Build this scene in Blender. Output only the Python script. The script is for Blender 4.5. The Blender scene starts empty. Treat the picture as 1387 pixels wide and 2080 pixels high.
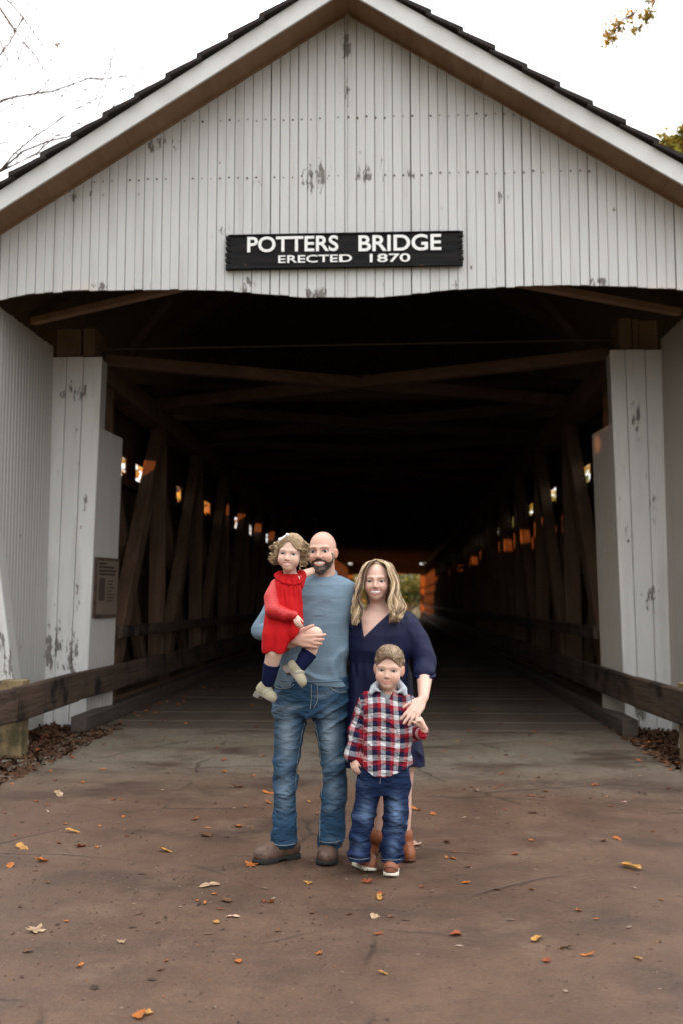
import bpy, math, random
import numpy as np
from mathutils import Vector, Matrix

random.seed(11)
rng = np.random.default_rng(11)
S = bpy.context.scene
COL = S.collection
R = math.radians

# ------------------------------------------------------------------ camera
CAM_H, FPX, YAW, PITCH = 1.45, 2022.0, math.atan(101.5 / 2022.0), math.atan(180.0 / 2022.0)
cd = bpy.data.cameras.new('camera')
cam = bpy.data.objects.new('camera', cd)
COL.objects.link(cam)
cam.location = (0, 0, CAM_H)
cam.rotation_euler = (R(90) + PITCH, 0, YAW)
cd.sensor_fit = 'VERTICAL'
cd.sensor_height = 36.0
cd.lens = 36.0 * FPX / 2080.0
cd.clip_start = 0.05
cd.clip_end = 2000
cd.dof.use_dof = True
cd.dof.focus_distance = 5.58
cd.dof.aperture_fstop = 2.0
S.camera = cam

# ------------------------------------------------------------------ sky, sun, exposure
SUN_TRAVEL = Vector((0.90, 0.42, -0.095)).normalized()      # low evening sun from the left, behind the camera
to_sun = -SUN_TRAVEL
world = bpy.data.worlds.new('World')
S.world = world
world.use_nodes = True
wn, wl = world.node_tree.nodes, world.node_tree.links
wn.clear()
sky = wn.new('ShaderNodeTexSky')
sky.sky_type = 'NISHITA'
sky.sun_disc = False
sky.sun_elevation = math.asin(to_sun.z)
sky.sun_rotation = math.atan2(to_sun.x, to_sun.y)
sky.dust_density = 2.5
sky.ozone_density = 1.0
veil = wn.new('ShaderNodeMixRGB')                          # an even high veil of pale cloud over the whole sky
veil.inputs[0].default_value = 0.85
wtc = wn.new('ShaderNodeTexCoord')
wsp = wn.new('ShaderNodeSeparateXYZ')
wmr = wn.new('ShaderNodeMapRange')                         # overcast law: (1 + 2 sin elevation) / 3
wmr.inputs['From Min'].default_value, wmr.inputs['From Max'].default_value = 0.0, 1.0
wmr.inputs['To Min'].default_value, wmr.inputs['To Max'].default_value = 7.6, 22.8
wcb = wn.new('ShaderNodeCombineXYZ')
wl.new(wtc.outputs['Generated'], wsp.inputs[0])
wl.new(wsp.outputs['Z'], wmr.inputs['Value'])
for _i in range(3):
    wl.new(wmr.outputs[0], wcb.inputs[_i])
wl.new(wcb.outputs[0], veil.inputs[2])
bg = wn.new('ShaderNodeBackground')
bg.inputs['Strength'].default_value = 0.11
wo = wn.new('ShaderNodeOutputWorld')
wl.new(sky.outputs[0], veil.inputs[1])
wl.new(veil.outputs[0], bg.inputs['Color'])
wl.new(bg.outputs[0], wo.inputs['Surface'])

sd = bpy.data.lights.new('sun', 'SUN')
sd.energy = 5.0
sd.angle = R(0.6)
sd.color = (1.0, 0.33, 0.08)
sun = bpy.data.objects.new('sun', sd)
COL.objects.link(sun)
sun.location = (-20, -10, 12)
sun.rotation_euler = SUN_TRAVEL.to_track_quat('-Z', 'Y').to_euler()

S.view_settings.view_transform = 'Standard'
S.view_settings.look = 'None'
S.view_settings.exposure = 0.82
S.view_settings.gamma = 1.0
S.view_settings.use_curve_mapping = False
S.cycles.max_bounces = 5
S.cycles.diffuse_bounces = 3
S.cycles.transparent_max_bounces = 8
S.cycles.use_denoising = True

# ------------------------------------------------------------------ geometry helpers
_f = np.array([-math.sin(YAW) * math.cos(PITCH), math.cos(YAW) * math.cos(PITCH), math.sin(PITCH)])
_r = np.array([math.cos(YAW), math.sin(YAW), 0.0])
_u = np.cross(_r, _f)
_c = np.array([0, 0, CAM_H])


def ray(x, y):
    return _f + _r * (x - 693.5) / FPX - _u * (y - 1040.0) / FPX


def at(x, y, Y):
    """point at depth Y that the photograph shows at pixel x, y"""
    d = ray(x, y)
    return _c + d * (Y / d[1])


def ground_at(x, y, z=0.0):
    d = ray(x, y)
    return _c + d * ((z - CAM_H) / d[2])


def link(o, parent=None):
    COL.objects.link(o)
    if parent is not None:
        o.parent = parent
        o.matrix_parent_inverse = WORLD[parent.name].inverted()
    WORLD[o.name] = o.matrix_basis.copy() if parent is None else Matrix.Identity(4)
    return o


WORLD = {}


def tag(o, label=None, cat=None, group=None, kind=None):
    if label: o['label'] = label
    if cat: o['category'] = cat
    if group: o['group'] = group
    if kind: o['kind'] = kind
    return o


def empty(name, loc, label, cat, group=None):
    o = bpy.data.objects.new(name, None)
    o.empty_display_size = 0.1
    o.location = loc
    COL.objects.link(o)
    WORLD[o.name] = Matrix.Translation(Vector(loc))
    return tag(o, label, cat, group)


class MB:
    def __init__(s):
        s.v, s.f = [], []

    def add(s, vs, fs):
        n = len(s.v)
        s.v += [tuple(map(float, p)) for p in vs]
        s.f += [tuple(i + n for i in q) for q in fs]
        return s

    def box(s, x0, x1, y0, y1, z0, z1):
        return s.add([(x0, y0, z0), (x1, y0, z0), (x1, y1, z0), (x0, y1, z0), (x0, y0, z1), (x1, y0, z1), (x1, y1, z1), (x0, y1, z1)],
                     [(0, 3, 2, 1), (4, 5, 6, 7), (0, 1, 5, 4), (1, 2, 6, 5), (2, 3, 7, 6), (3, 0, 4, 7)])

    def bar(s, a, b, w, h, side=(0, 0, 1), cut=0.008):
        """timber from a to b, w across, h along `side`, with chamfered arrises"""
        a, b = np.array(a, float), np.array(b, float)
        t = (b - a) / np.linalg.norm(b - a)
        up = np.array(side, float)
        up = up - t * (up @ t)
        up /= np.linalg.norm(up)
        rt = np.cross(t, up)
        c = cut
        prof = [(-w / 2 + c, -h / 2), (w / 2 - c, -h / 2), (w / 2, -h / 2 + c), (w / 2, h / 2 - c), (w / 2 - c, h / 2), (-w / 2 + c, h / 2), (-w / 2, h / 2 - c), (-w / 2, -h / 2 + c)]
        n = 8
        vs = [a + rt * p + up * q for p, q in prof] + [b + rt * p + up * q for p, q in prof]
        fs = [(i, (i + 1) % n, n + (i + 1) % n, n + i) for i in range(n)] + [tuple(range(n - 1, -1, -1)), tuple(range(n, 2 * n))]
        return s.add(vs, fs)

    def board(s, o, ex, en, w, z0a, z0b, z1a, z1b, th, c=0.006):
        """upright board: foot corner o, width w along ex, face towards en; bottoms z0a/z0b and tops z1a/z1b at its two edges"""
        o, ex, en = np.array(o, float), np.array(ex, float), np.array(en, float)
        prof = [(0, -th), (0, -c), (c, 0), (w - c, 0), (w, -c), (w, -th)]
        lo = [o + ex * p + en * q + np.array([0, 0, z0a + (z0b - z0a) * p / w]) for p, q in prof]
        hi = [o + ex * p + en * q + np.array([0, 0, z1a + (z1b - z1a) * p / w]) for p, q in prof]
        n = 6
        return s.add(lo + hi, [(i, (i + 1) % n, n + (i + 1) % n, n + i) for i in range(n)] + [tuple(range(n - 1, -1, -1)), tuple(range(n, 2 * n))])

    def prism(s, poly, y0, y1):
        """polygon in x, z pushed from y0 to y1"""
        n = len(poly)
        vs = [(x, y0, z) for x, z in poly] + [(x, y1, z) for x, z in poly]
        return s.add(vs, [(i, (i + 1) % n, n + (i + 1) % n, n + i) for i in range(n)] + [tuple(range(n - 1, -1, -1)), tuple(range(n, 2 * n))])

    def tube(s, pts, rad, sides=6, flat=1.0, cap=True):
        pts = np.array(pts, float)
        n = len(pts)
        rad = np.full(n, rad) if np.isscalar(rad) else np.array(rad)
        tg = np.gradient(pts, axis=0)
        tg /= np.linalg.norm(tg, axis=1)[:, None] + 1e-9
        up = np.array([0.13, 0.05, 1.0]) if abs(tg[0][2]) < 0.9 else np.array([1.0, 0.1, 0])
        vs = []
        for i in range(n):
            a = np.cross(tg[i], up); a /= np.linalg.norm(a) + 1e-9
            b = np.cross(tg[i], a)
            up = -b if i == 0 else np.cross(a, tg[i])
            for k in range(sides):
                w = 2 * math.pi * k / sides
                vs.append(pts[i] + rad[i] * (math.cos(w) * a + flat * math.sin(w) * b))
        fs = [(i * sides + k, i * sides + (k + 1) % sides, (i + 1) * sides + (k + 1) % sides, (i + 1) * sides + k) for i in range(n - 1) for k in range(sides)]
        if cap:
            fs += [tuple(range(sides - 1, -1, -1)), tuple(range((n - 1) * sides, n * sides))]
        return s.add(vs, fs)

    def mesh(s, name, mat, smooth=False):
        me = bpy.data.meshes.new(name)
        me.from_pydata(s.v, [], s.f)
        me.update()
        if mat: me.materials.append(mat)
        if smooth: me.polygons.foreach_set('use_smooth', [True] * len(me.polygons))
        return me

    def build(s, name, mat, parent=None, smooth=False):
        return link(bpy.data.objects.new(name, s.mesh(name, mat, smooth)), parent)


def np_mesh(name, v, f, mat, smooth=True, cols=None, attrs=None):
    """mesh from arrays; f (n,3) or (n,4)"""
    me = bpy.data.meshes.new(name)
    k = f.shape[1]
    me.vertices.add(len(v)); me.vertices.foreach_set('co', np.ascontiguousarray(v, np.float32).ravel())
    me.loops.add(f.size); me.loops.foreach_set('vertex_index', np.ascontiguousarray(f, np.int32).ravel())
    me.polygons.add(len(f)); me.polygons.foreach_set('loop_start', np.arange(0, f.size, k, dtype=np.int32))
    me.update(calc_edges=True)
    me.polygons.foreach_set('use_smooth', np.full(len(f), smooth))
    if cols is not None:
        a = me.color_attributes.new('Col', 'FLOAT_COLOR', 'POINT')
        a.data.foreach_set('color', np.concatenate([cols, np.ones((len(cols), 1))], 1).astype(np.float32).ravel())
    for nm, arr in (attrs or {}).items():
        a = me.attributes.new(nm, 'FLOAT_VECTOR', 'POINT')
        a.data.foreach_set('vector', arr.astype(np.float32).ravel())
    if mat: me.materials.append(mat)
    return me


# ------------------------------------------------------------------ materials
class NT:
    def __init__(s, name):
        s.m = bpy.data.materials.new(name)
        s.m.use_nodes = True
        s.t = s.m.node_tree
        s.b = s.t.nodes['Principled BSDF']
        s.tc = s.t.nodes.new('ShaderNodeTexCoord')

    def n(s, typ, **kw):
        nd = s.t.nodes.new(typ)
        for k, v in kw.items():
            if isinstance(v, bpy.types.NodeSocket): s.t.links.new(v, nd.inputs[k])
            else: nd.inputs[k].default_value = v
        return nd

    def l(s, a, b): s.t.links.new(a, b)

    def coord(s, scale=(1, 1, 1), rot=(0, 0, 0), src='Object'):
        mp = s.t.nodes.new('ShaderNodeMapping')
        s.l(s.tc.outputs[src], mp.inputs['Vector'])
        mp.inputs['Scale'].default_value = scale
        mp.inputs['Rotation'].default_value = rot
        return mp.outputs[0]

    def noise(s, scale, vec=None, detail=4, rough=0.55, lo=0.0, hi=1.0):
        nd = s.t.nodes.new('ShaderNodeTexNoise')
        nd.inputs['Scale'].default_value = scale
        nd.inputs['Detail'].default_value = detail
        nd.inputs['Roughness'].default_value = rough
        s.l(vec if vec is not None else s.tc.outputs['Object'], nd.inputs['Vector'])
        if (lo, hi) == (0.0, 1.0): return nd.outputs['Fac']
        return s.ramp(nd.outputs['Fac'], lo, hi)

    def ramp(s, x, lo, hi, smooth=False):
        mr = s.t.nodes.new('ShaderNodeMapRange')
        if smooth: mr.interpolation_type = 'SMOOTHSTEP'
        s.l(x, mr.inputs['Value'])
        mr.inputs['From Min'].default_value = lo
        mr.inputs['From Max'].default_value = hi
        return mr.outputs['Result']

    def math(s, op, a, b=0.0, c=None):
        nd = s.t.nodes.new('ShaderNodeMath'); nd.operation = op
        for i, v in enumerate((a, b) if c is None else (a, b, c)):
            if isinstance(v, bpy.types.NodeSocket): s.l(v, nd.inputs[i])
            else: nd.inputs[i].default_value = v
        return nd.outputs[0]

    def mix(s, fac, a, b, mode='MIX'):
        nd = s.t.nodes.new('ShaderNodeMixRGB'); nd.blend_type = mode
        for i, v in enumerate((fac, a, b)):
            if isinstance(v, bpy.types.NodeSocket): s.l(v, nd.inputs[i])
            else: nd.inputs[i].default_value = v if i == 0 else (*v, 1)
        return nd.outputs[0]

    def bump(s, h, dist=0.003, strength=1.0):
        nd = s.t.nodes.new('ShaderNodeBump')
        nd.inputs['Strength'].default_value = strength
        nd.inputs['Distance'].default_value = dist
        s.l(h, nd.inputs['Height'])
        s.l(nd.outputs[0], s.b.inputs['Normal'])

    def rnd(s):
        return s.t.nodes.new('ShaderNodeObjectInfo').outputs['Random']

    def attr(s, name):
        nd = s.t.nodes.new('ShaderNodeAttribute'); nd.attribute_name = name
        return nd.outputs['Color'], nd.outputs['Vector']

    def done(s, col, rough=0.7, spec=0.3):
        if isinstance(col, bpy.types.NodeSocket): s.l(col, s.b.inputs['Base Color'])
        else: s.b.inputs['Base Color'].default_value = (*col, 1)
        if isinstance(rough, bpy.types.NodeSocket): s.l(rough, s.b.inputs['Roughness'])
        else: s.b.inputs['Roughness'].default_value = rough
        s.b.inputs['Specular IOR Level'].default_value = spec
        return s.m


def white_paint(name, axis_scale, base=(0.56, 0.56, 0.56), worn=0.5, patches=()):
    """old white paint over boards: grime streaks along the board, chips down to grey-brown wood"""
    t = NT(name)
    rv = t.rnd()
    streak = t.noise(1.0, t.coord(axis_scale), 5, 0.6, 0.50, 0.80)
    blot = t.noise(1.3, None, 3, 0.5, 0.40, 0.75)
    fine = t.noise(28.0, None, 4, 0.6)
    c = t.mix(t.math('MULTIPLY', rv, 0.22), base, (0.47, 0.465, 0.46))
    c = t.mix(t.math('MULTIPLY', streak, 0.6), c, (0.36, 0.345, 0.33))
    c = t.mix(t.math('MULTIPLY', blot, 0.22), c, (0.45, 0.44, 0.43))
    chipn = t.noise(1.0, t.coord(tuple(3.2 * a for a in axis_scale)), 6, 0.7)
    region = t.noise(0.8, t.coord((1, 1, 0.7), (0.3, 0.1, 0.2)), 2, 0.5)
    chip = t.ramp(t.math('ADD', chipn, t.math('MULTIPLY', region, 0.35)), 0.905 - 0.05 * worn, 0.945 - 0.05 * worn)
    dots = t.n('ShaderNodeTexVoronoi', Scale=5.0)
    t.l(t.coord((1, 1, 0.55)), dots.inputs['Vector'])
    pit = t.ramp(dots.outputs['Distance'], 0.075, 0.045)
    pitm = t.math('MULTIPLY', pit, t.noise(3.1, None, 2, 0.5, 0.52, 0.60))
    chip = t.math('MAXIMUM', chip, pitm)
    if patches:                                            # places where the paint has flaked off
        sp = t.n('ShaderNodeSeparateXYZ', Vector=t.tc.outputs['Object'])
        flake = t.noise(1.0, t.coord((22, 22, 7)), 6, 0.7)
        for (px, pz, rx, rz, thr) in patches:
            dx = t.math('DIVIDE', t.math('SUBTRACT', sp.outputs['X'], px), rx)
            dz = t.math('DIVIDE', t.math('SUBTRACT', sp.outputs['Z'], pz), rz)
            r2 = t.math('ADD', t.math('MULTIPLY', dx, dx), t.math('MULTIPLY', dz, dz))
            m_ = t.ramp(t.math('SUBTRACT', flake, t.math('MULTIPLY', r2, 0.13)), thr - .05, thr)
            chip = t.math('MAXIMUM', chip, t.math('MULTIPLY', m_, .85))
    wood = t.mix(fine, (0.05, 0.035, 0.028), (0.16, 0.13, 0.115))
    c = t.mix(chip, c, wood)
    h = t.math('SUBTRACT', t.math('MULTIPLY', t.noise(1.0, t.coord(tuple(5 * a for a in axis_scale)), 3), 0.4), t.math('MULTIPLY', chip, 0.6))
    t.bump(h, 0.003)
    return t.done(c, 0.62, 0.3)


def timber(name, c1, c2, axis_scale, rough=0.85, bump=0.006, stain=None):
    t = NT(name)
    g = t.noise(1.0, t.coord(axis_scale), 6, 0.65, 0.3, 0.75)
    b = t.noise(1.7, None, 3, 0.5, 0.35, 0.7)
    c = t.mix(g, c1, c2)
    c = t.mix(t.math('MULTIPLY', b, 0.5), c, tuple(0.55 * x for x in c1))
    c = t.mix(t.math('MULTIPLY', t.rnd(), 0.5), c, tuple(0.6 * x + 0.4 * y for x, y in zip(c1, c2)))
    if stain: c = t.mix(t.noise(2.4, None, 5, 0.6, 0.5, 0.62), c, stain)
    t.bump(g, bump)
    return t.done(c, rough, 0.25)


M = {}
M['white_x'] = white_paint('white_boards', (9, 9, 0.7), patches=(
    (-0.74, 5.72, .13, .22, .50), (-0.27, 5.72, .10, .16, .55), (-0.44, 7.10, .05, .16, .48), (-0.43, 6.62, .03, .25, .50), (-1.42, 4.60, .10, .09, .50), (-0.75, 4.50, .12, .07, .46),
    (-1.35, 5.66, .07, .07, .56), (0.20, 5.72, .07, .05, .52), (0.78, 6.08, .05, .06, .55), (0.65, 4.56, .06, .08, .52), (-2.9, 4.62, .10, .06, .52), (2.05, 4.58, .10, .06, .52), (-1.7, 5.15, .12, .08, .56), (1.1, 5.45, .10, .12, .58), (-2.3, 6.1, .3, .12, .58), (-3.2, 5.6, .4, .1, .58)))
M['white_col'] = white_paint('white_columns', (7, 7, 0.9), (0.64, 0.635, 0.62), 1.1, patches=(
    (-3.74, 0.75, .12, .35, .50), (-3.90, 0.30, .15, .14, .50), (-3.70, 1.45, .05, .25, .54), (-3.78, 3.95, .2, .16, .53), (-3.62, 2.6, .05, .3, .57),
    (2.80, 0.25, .10, .3, .50), (2.95, 1.5, .12, .2, .54), (2.85, 3.6, .08, .22, .54), (3.02, 2.5, .06, .3, .55), (-4.0, 0.9, .2, .3, .5)))
M['white_wing'] = white_paint('white_wing_boards', (9, 9, 0.6), (0.42, 0.405, 0.385), 0.2)  # base lowered so the colour carries the wing walls' shade
M['warm_bounce'] = white_paint('warm_bounce_boards', (9, 9, 0.6), (0.42, 0.365, 0.315), 0.3)  # shade and warm bounce light mixed into the white paint's colour
M['jamb'] = white_paint('shade_toned_jamb_boards', (10, 10, 0.6), (0.36, 0.335, 0.31), 0.4)  # same white paint, darkened in its colour for the jamb's shade
M['white_trim'] = white_paint('white_trim', (1.5, 1.5, 1.5), (0.64, 0.64, 0.635), -0.4)
M['soffit'] = timber('soffit_boards', (0.20, 0.115, 0.066), (0.33, 0.215, 0.14), (6, 1, 6))
M['dark'] = timber('dark_backing', (0.018, 0.013, 0.010), (0.035, 0.026, 0.02), (4, 4, 1))
M['rail'] = timber('rail_timber', (0.036, 0.023, 0.017), (0.135, 0.090, 0.066), (16, 1.0, 16), 0.7, 0.012, (0.016, 0.012, 0.011))
M['truss'] = timber('truss_timber', (0.075, 0.042, 0.026), (0.18, 0.108, 0.068), (14, 5, 1.2), 0.8, 0.008)
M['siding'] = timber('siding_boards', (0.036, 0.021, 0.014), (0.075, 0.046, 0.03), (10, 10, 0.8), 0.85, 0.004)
M['beam'] = timber('tie_beam_timber', (0.036, 0.021, 0.015), (0.075, 0.046, 0.032), (1.0, 12, 12), 0.8, 0.006)
M['brace'] = timber('brace_timber', (0.075, 0.041, 0.028), (0.14, 0.086, 0.06), (2, 9, 9), 0.8, 0.006)
M['glow_pale'] = timber('glow_pale_boards', (0.26, 0.13, 0.06), (0.38, 0.22, 0.11), (10, 10, 0.8), 0.8, 0.004)  # wood made paler to strengthen the sunset glow at the far end
M['rafter'] = timber('rafter_timber', (0.20, 0.115, 0.075), (0.33, 0.20, 0.14), (3, 9, 9), 0.8, 0.004)
M['block'] = timber('block_timber', (0.13, 0.08, 0.05), (0.26, 0.17, 0.115), (7, 7, 2), 0.8, 0.006)
M['post'] = timber('treated_post', (0.19, 0.135, 0.07), (0.30, 0.225, 0.125), (14, 14, 1.5), 0.8, 0.006, (0.08, 0.065, 0.035))
M['deck'] = timber('deck_planks', (0.055, 0.041, 0.032), (0.125, 0.094, 0.074), (1.2, 9, 9), 0.75, 0.006)
M['shingle'] = timber('roof_shingle', (0.022, 0.018, 0.017), (0.05, 0.042, 0.038), (9, 9, 9), 0.9, 0.004)
M['kerb'] = timber('kerb_timber', (0.045, 0.034, 0.029), (0.11, 0.085, 0.07), (12, 1.2, 12), 0.8, 0.008)
M['groove'] = timber('board_backing', (0.10, 0.085, 0.072), (0.17, 0.15, 0.13), (4, 4, 1))
M['iron'] = NT('iron').done((0.05, 0.035, 0.03), 0.6)
M['nail'] = NT('rusty_nail').done((0.10, 0.07, 0.055), 0.8)

# ------------------------------------------------------------------ the ground
XC = -0.45                                                  # centre line of the bridge


def pavement_material():
    t = NT('stained_concrete')
    obj_ = t.tc.outputs['Object']
    sep = t.n('ShaderNodeSeparateXYZ', Vector=obj_)
    big = t.noise(0.55, None, 4, 0.6)
    mid = t.noise(2.6, t.coord((1, 0.8, 1)), 6, 0.62)
    fine = t.noise(38, None, 5, 0.7)
    grit = t.noise(150, None, 2, 0.6)
    # cleaner grey slab by the bridge, brown tracked-in dirt over the rest
    y = t.math('ADD', sep.outputs['Y'], t.math('MULTIPLY', t.math('SUBTRACT', big, 0.5), 2.6))
    clean = t.ramp(y, 7.1, 9.3, True)
    c = t.mix(mid, (0.042, 0.020, 0.011), (0.165, 0.090, 0.053))
    c = t.mix(clean, c, t.mix(mid, (0.135, 0.113, 0.085), (0.215, 0.186, 0.145)))
    stain = t.noise(0.9, t.coord((1, 1.6, 1), (0, 0, 0.4)), 6, 0.62, 0.48, 0.66)
    c = t.mix(t.math('MULTIPLY', stain, 0.85), c, (0.030, 0.0135, 0.008))
    pale = t.noise(1.7, t.coord((1, 1, 1), (0, 0, 1.1)), 5, 0.65, 0.55, 0.75)
    c = t.mix(t.math('MULTIPLY', pale, 0.55), c, (0.22, 0.145, 0.098))
    c = t.mix(t.math('MULTIPLY', t.ramp(fine, .3, .75), 0.55), c, (0.052, 0.031, 0.022), 'MIX')
    spk = t.n('ShaderNodeTexVoronoi', Scale=34.0)
    t.l(obj_, spk.inputs['Vector'])
    spm = t.math('MULTIPLY', t.ramp(spk.outputs['Distance'], .22, .12), t.noise(5, None, 3, .5, .5, .62))
    c = t.mix(t.math('MULTIPLY', spm, .55), c, (0.04, 0.022, 0.015))
    med = t.noise(9, t.coord((1, 1.3, 1)), 5, .65, .45, .7)
    c = t.mix(t.math('MULTIPLY', med, 0.35), c, (0.045, 0.026, 0.018))
    c = t.mix(t.math('MULTIPLY', t.ramp(grit, 0.60, 0.72), .6), c, (0.25, 0.20, 0.16))
    gr2 = t.noise(75, None, 6, .8)
    c = t.mix(t.math('MULTIPLY', t.ramp(gr2, .52, .70), .45), c, (0.03, 0.017, 0.011))
    c = t.mix(t.math('MULTIPLY', t.ramp(gr2, .46, .32), .30), c, (0.26, 0.185, 0.13))
    # hairline cracks
    wv = t.n('ShaderNodeMixRGB', Fac=0.14)
    nz = t.n('ShaderNodeTexNoise', Scale=2.3, Detail=4)
    t.l(obj_, nz.inputs['Vector'])
    t.l(obj_, wv.inputs[1]); t.l(nz.outputs['Color'], wv.inputs[2])
    vo = t.t.nodes.new('ShaderNodeTexVoronoi'); vo.feature = 'DISTANCE_TO_EDGE'
    vo.inputs['Scale'].default_value = 0.75
    t.l(wv.outputs[0], vo.inputs['Vector'])
    crack = t.math('MULTIPLY', t.ramp(vo.outputs['Distance'], 0.012, 0.001), t.noise(1.1, None, 2, 0.5, 0.46, 0.58))
    c = t.mix(t.math('MULTIPLY', crack, 0.7), c, (0.022, 0.012, 0.008))
    h = t.math('ADD', t.math('MULTIPLY', fine, 0.5), t.math('ADD', t.math('MULTIPLY', grit, 0.25), t.math('MULTIPLY', crack, -0.8)))
    t.bump(t.math('ADD', h, t.math('MULTIPLY', mid, 0.8)), 0.010)
    return t.done(c, t.ramp(mid, -0.6, 1.2), 0.35)


def soil_material():
    t = NT('leaf_litter_ground')
    a = t.noise(9, None, 6, 0.7)
    c = t.mix(a, (0.045, 0.028, 0.018), (0.13, 0.085, 0.045))
    c = t.mix(t.noise(0.8, None, 3, 0.5, 0.45, 0.6), c, t.mix(a, (0.05, 0.06, 0.02), (0.12, 0.11, 0.04)))
    t.bump(a, 0.03)
    return t.done(c, 0.95, 0.1)


def terrain():
    xs = np.concatenate([[-900, -400, -150], np.arange(-60, 61, 3.0), [150, 400, 900]])
    ys = np.concatenate([[-900, -300, -80], np.arange(-30, 121, 3.0), [200, 450, 1200]])
    X, Y = np.meshgrid(xs, ys)
    dip = np.clip((Y - 16) / 12, 0, 1) * np.clip((76 - Y) / 12, 0, 1)
    Z = -0.13 - 4.2 * dip * dip * (3 - 2 * dip) + 0.0 * X
    far = np.clip((np.abs(Y - 40) - 60) / 300, 0, 1) + np.clip((np.abs(X) - 40) / 300, 0, 1)
    Z = Z + 6 * far
    v = np.stack([X, Y, Z], -1).reshape(-1, 3)
    nx = len(xs)
    i = np.arange(len(ys) - 1)[:, None] * nx + np.arange(nx - 1)[None]
    i = i.ravel()
    f = np.stack([i, i + 1, i + nx + 1, i + nx], 1)
    o = link(bpy.data.objects.new('ground', np_mesh('ground', v, f, soil_material())))
    tag(o, kind='structure')


terrain()

# the paved approach: one slab with an uneven edge against the mulch
el = [(-3.02, -6.0), (-3.05, 4.0), (-3.12, 6.5), (-3.22, 7.8), (-3.31, 8.4), (-3.36, 8.9), (-3.30, 9.4), (-3.36, 9.9), (-3.50, 10.5), (-3.44, 10.95), (-3.44, 11.30)]
er = [(2.60, 11.30), (2.60, 10.95), (2.55, 10.5), (2.52, 9.8), (2.47, 9.2), (2.52, 8.7), (2.45, 8.0), (2.42, 6.0), (2.40, 3.0), (2.4, -6.0)]
poly = el + er
m = MB()
n = len(poly)
m.add([(x, y, 0.0) for x, y in poly] + [(x, y, -0.2) for x, y in poly], [tuple(range(n))[::-1]] + [(i, (i + 1) % n, n + (i + 1) % n, n + i) for i in range(n)])
M['pave'] = pavement_material()
tag(m.build('pavement', M['pave']), kind='structure')

# mulch beds at both sides of the portal: wood chips and leaf litter
M['chip'] = NT('mulch_chip')
_t = M['chip']
_c1 = _t.mix(_t.noise(14, None, 3), (0.022, 0.011, 0.007), (0.105, 0.052, 0.026))
_t.bump(_t.noise(60, None, 3), 0.004)
M['chip'] = _t.done(_c1, 0.9, 0.2)


def mulch(name, x0, x1, y0, y1, n, seed):
    g = np.random.default_rng(seed)
    vs, fs = [], []
    gx = np.linspace(x0, x1, 14); gy = np.linspace(y0, y1, 40)
    XX, YY = np.meshgrid(gx, gy)
    ZZ = -0.035 + 0.02 * g.random(XX.shape)
    base = np.stack([XX, YY, ZZ], -1).reshape(-1, 3)
    ii = (np.arange(39)[:, None] * 14 + np.arange(13)[None]).ravel()
    fb = np.stack([ii, ii + 1, ii + 15, ii + 14], 1)
    p = np.stack([g.uniform(x0, x1, n), g.uniform(y0, y1, n), g.uniform(-0.02, 0.012, n)], 1)
    L, W = g.uniform(0.02, 0.065, n), g.uniform(0.008, 0.028, n)
    an, ti, ro = g.uniform(0, 6.28, n), g.normal(0, 0.35, n), g.normal(0, 0.5, n)
    t = np.stack([np.cos(an) * np.cos(ti), np.sin(an) * np.cos(ti), np.sin(ti)], 1)
    s = np.stack([-np.sin(an) * np.cos(ro), np.cos(an) * np.cos(ro), np.sin(ro)], 1)
    nn = np.cross(t, s) * 0.006
    q = [p + t * L[:, None] * a + s * W[:, None] * b + nn * (1.2 if a else -0.6) for a, b in ((-1, -0.8), (0, -1), (1, -0.6), (1, 0.7), (0, 1), (-1, 0.6))]
    v = np.stack(q, 1).reshape(-1, 3)
    k = np.arange(n)[:, None] * 6
    fc = np.concatenate([k + [0, 1, 4, 5], k + [1, 2, 3, 4]], 0)
    v = np.concatenate([base, v]); f = np.concatenate([fb, fc + len(base)])
    o = link(bpy.data.objects.new(name, np_mesh(name, v, f, M['chip'], False)))
    return o


tag(mulch('mulch', -5.2, -3.05, 6.6, 11.6, 5200, 3), 'dark brown bark mulch and leaf litter left of the pavement', 'mulch', kind='stuff')
tag(mulch('mulch', 2.42, 4.4, 6.6, 11.6, 4600, 4), 'dark brown bark mulch and leaf litter right of the pavement', 'mulch', kind='stuff')

# ------------------------------------------------------------------ the covered bridge
YG, YF, YC = 9.70, 9.25, 11.60                             # gable boards, rake edge, front of the columns
Y1 = 82.0                                                   # far portal
SL = 0.636                                                  # roof slope
AP = 7.445                                                  # apex of the gable boards
bridge = empty('covered_bridge', (XC, YC, 0), 'white boarded wooden covered bridge with a dark timber truss interior and gabled portal', 'bridge')

# --- gable
gz_pts = [(-5.2, 4.20), (-4.3, 4.36), (-3.96, 4.50), (-3.66, 4.552), (-3.20, 4.58), (-2.5, 4.579), (-1.94, 4.571), (-1.64, 4.556), (-1.147, 4.507), (-0.85, 4.477), (-0.455, 4.464), (-0.013, 4.469), (0.232, 4.491), (0.525, 4.521), (0.817, 4.541), (1.5, 4.556), (1.785, 4.556), (2.456, 4.525), (2.87, 4.494), (3.3, 4.38), (4.4, 4.20)]
gx_, gz_ = [p[0] for p in gz_pts], [p[1] for p in gz_pts]


def gbot(x): return float(np.interp(x, gx_, gz_))
def gtop(x): return AP - SL * abs(x - (-0.43))


gable = MB()
pl = [(x, gbot(x) + 0.012) for x in np.linspace(-4.55, 3.70, 60)]
pl += [(3.70, gtop(3.70) - 0.005), (-0.43, AP - 0.005), (-4.55, gtop(-4.55) - 0.005)]
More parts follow.
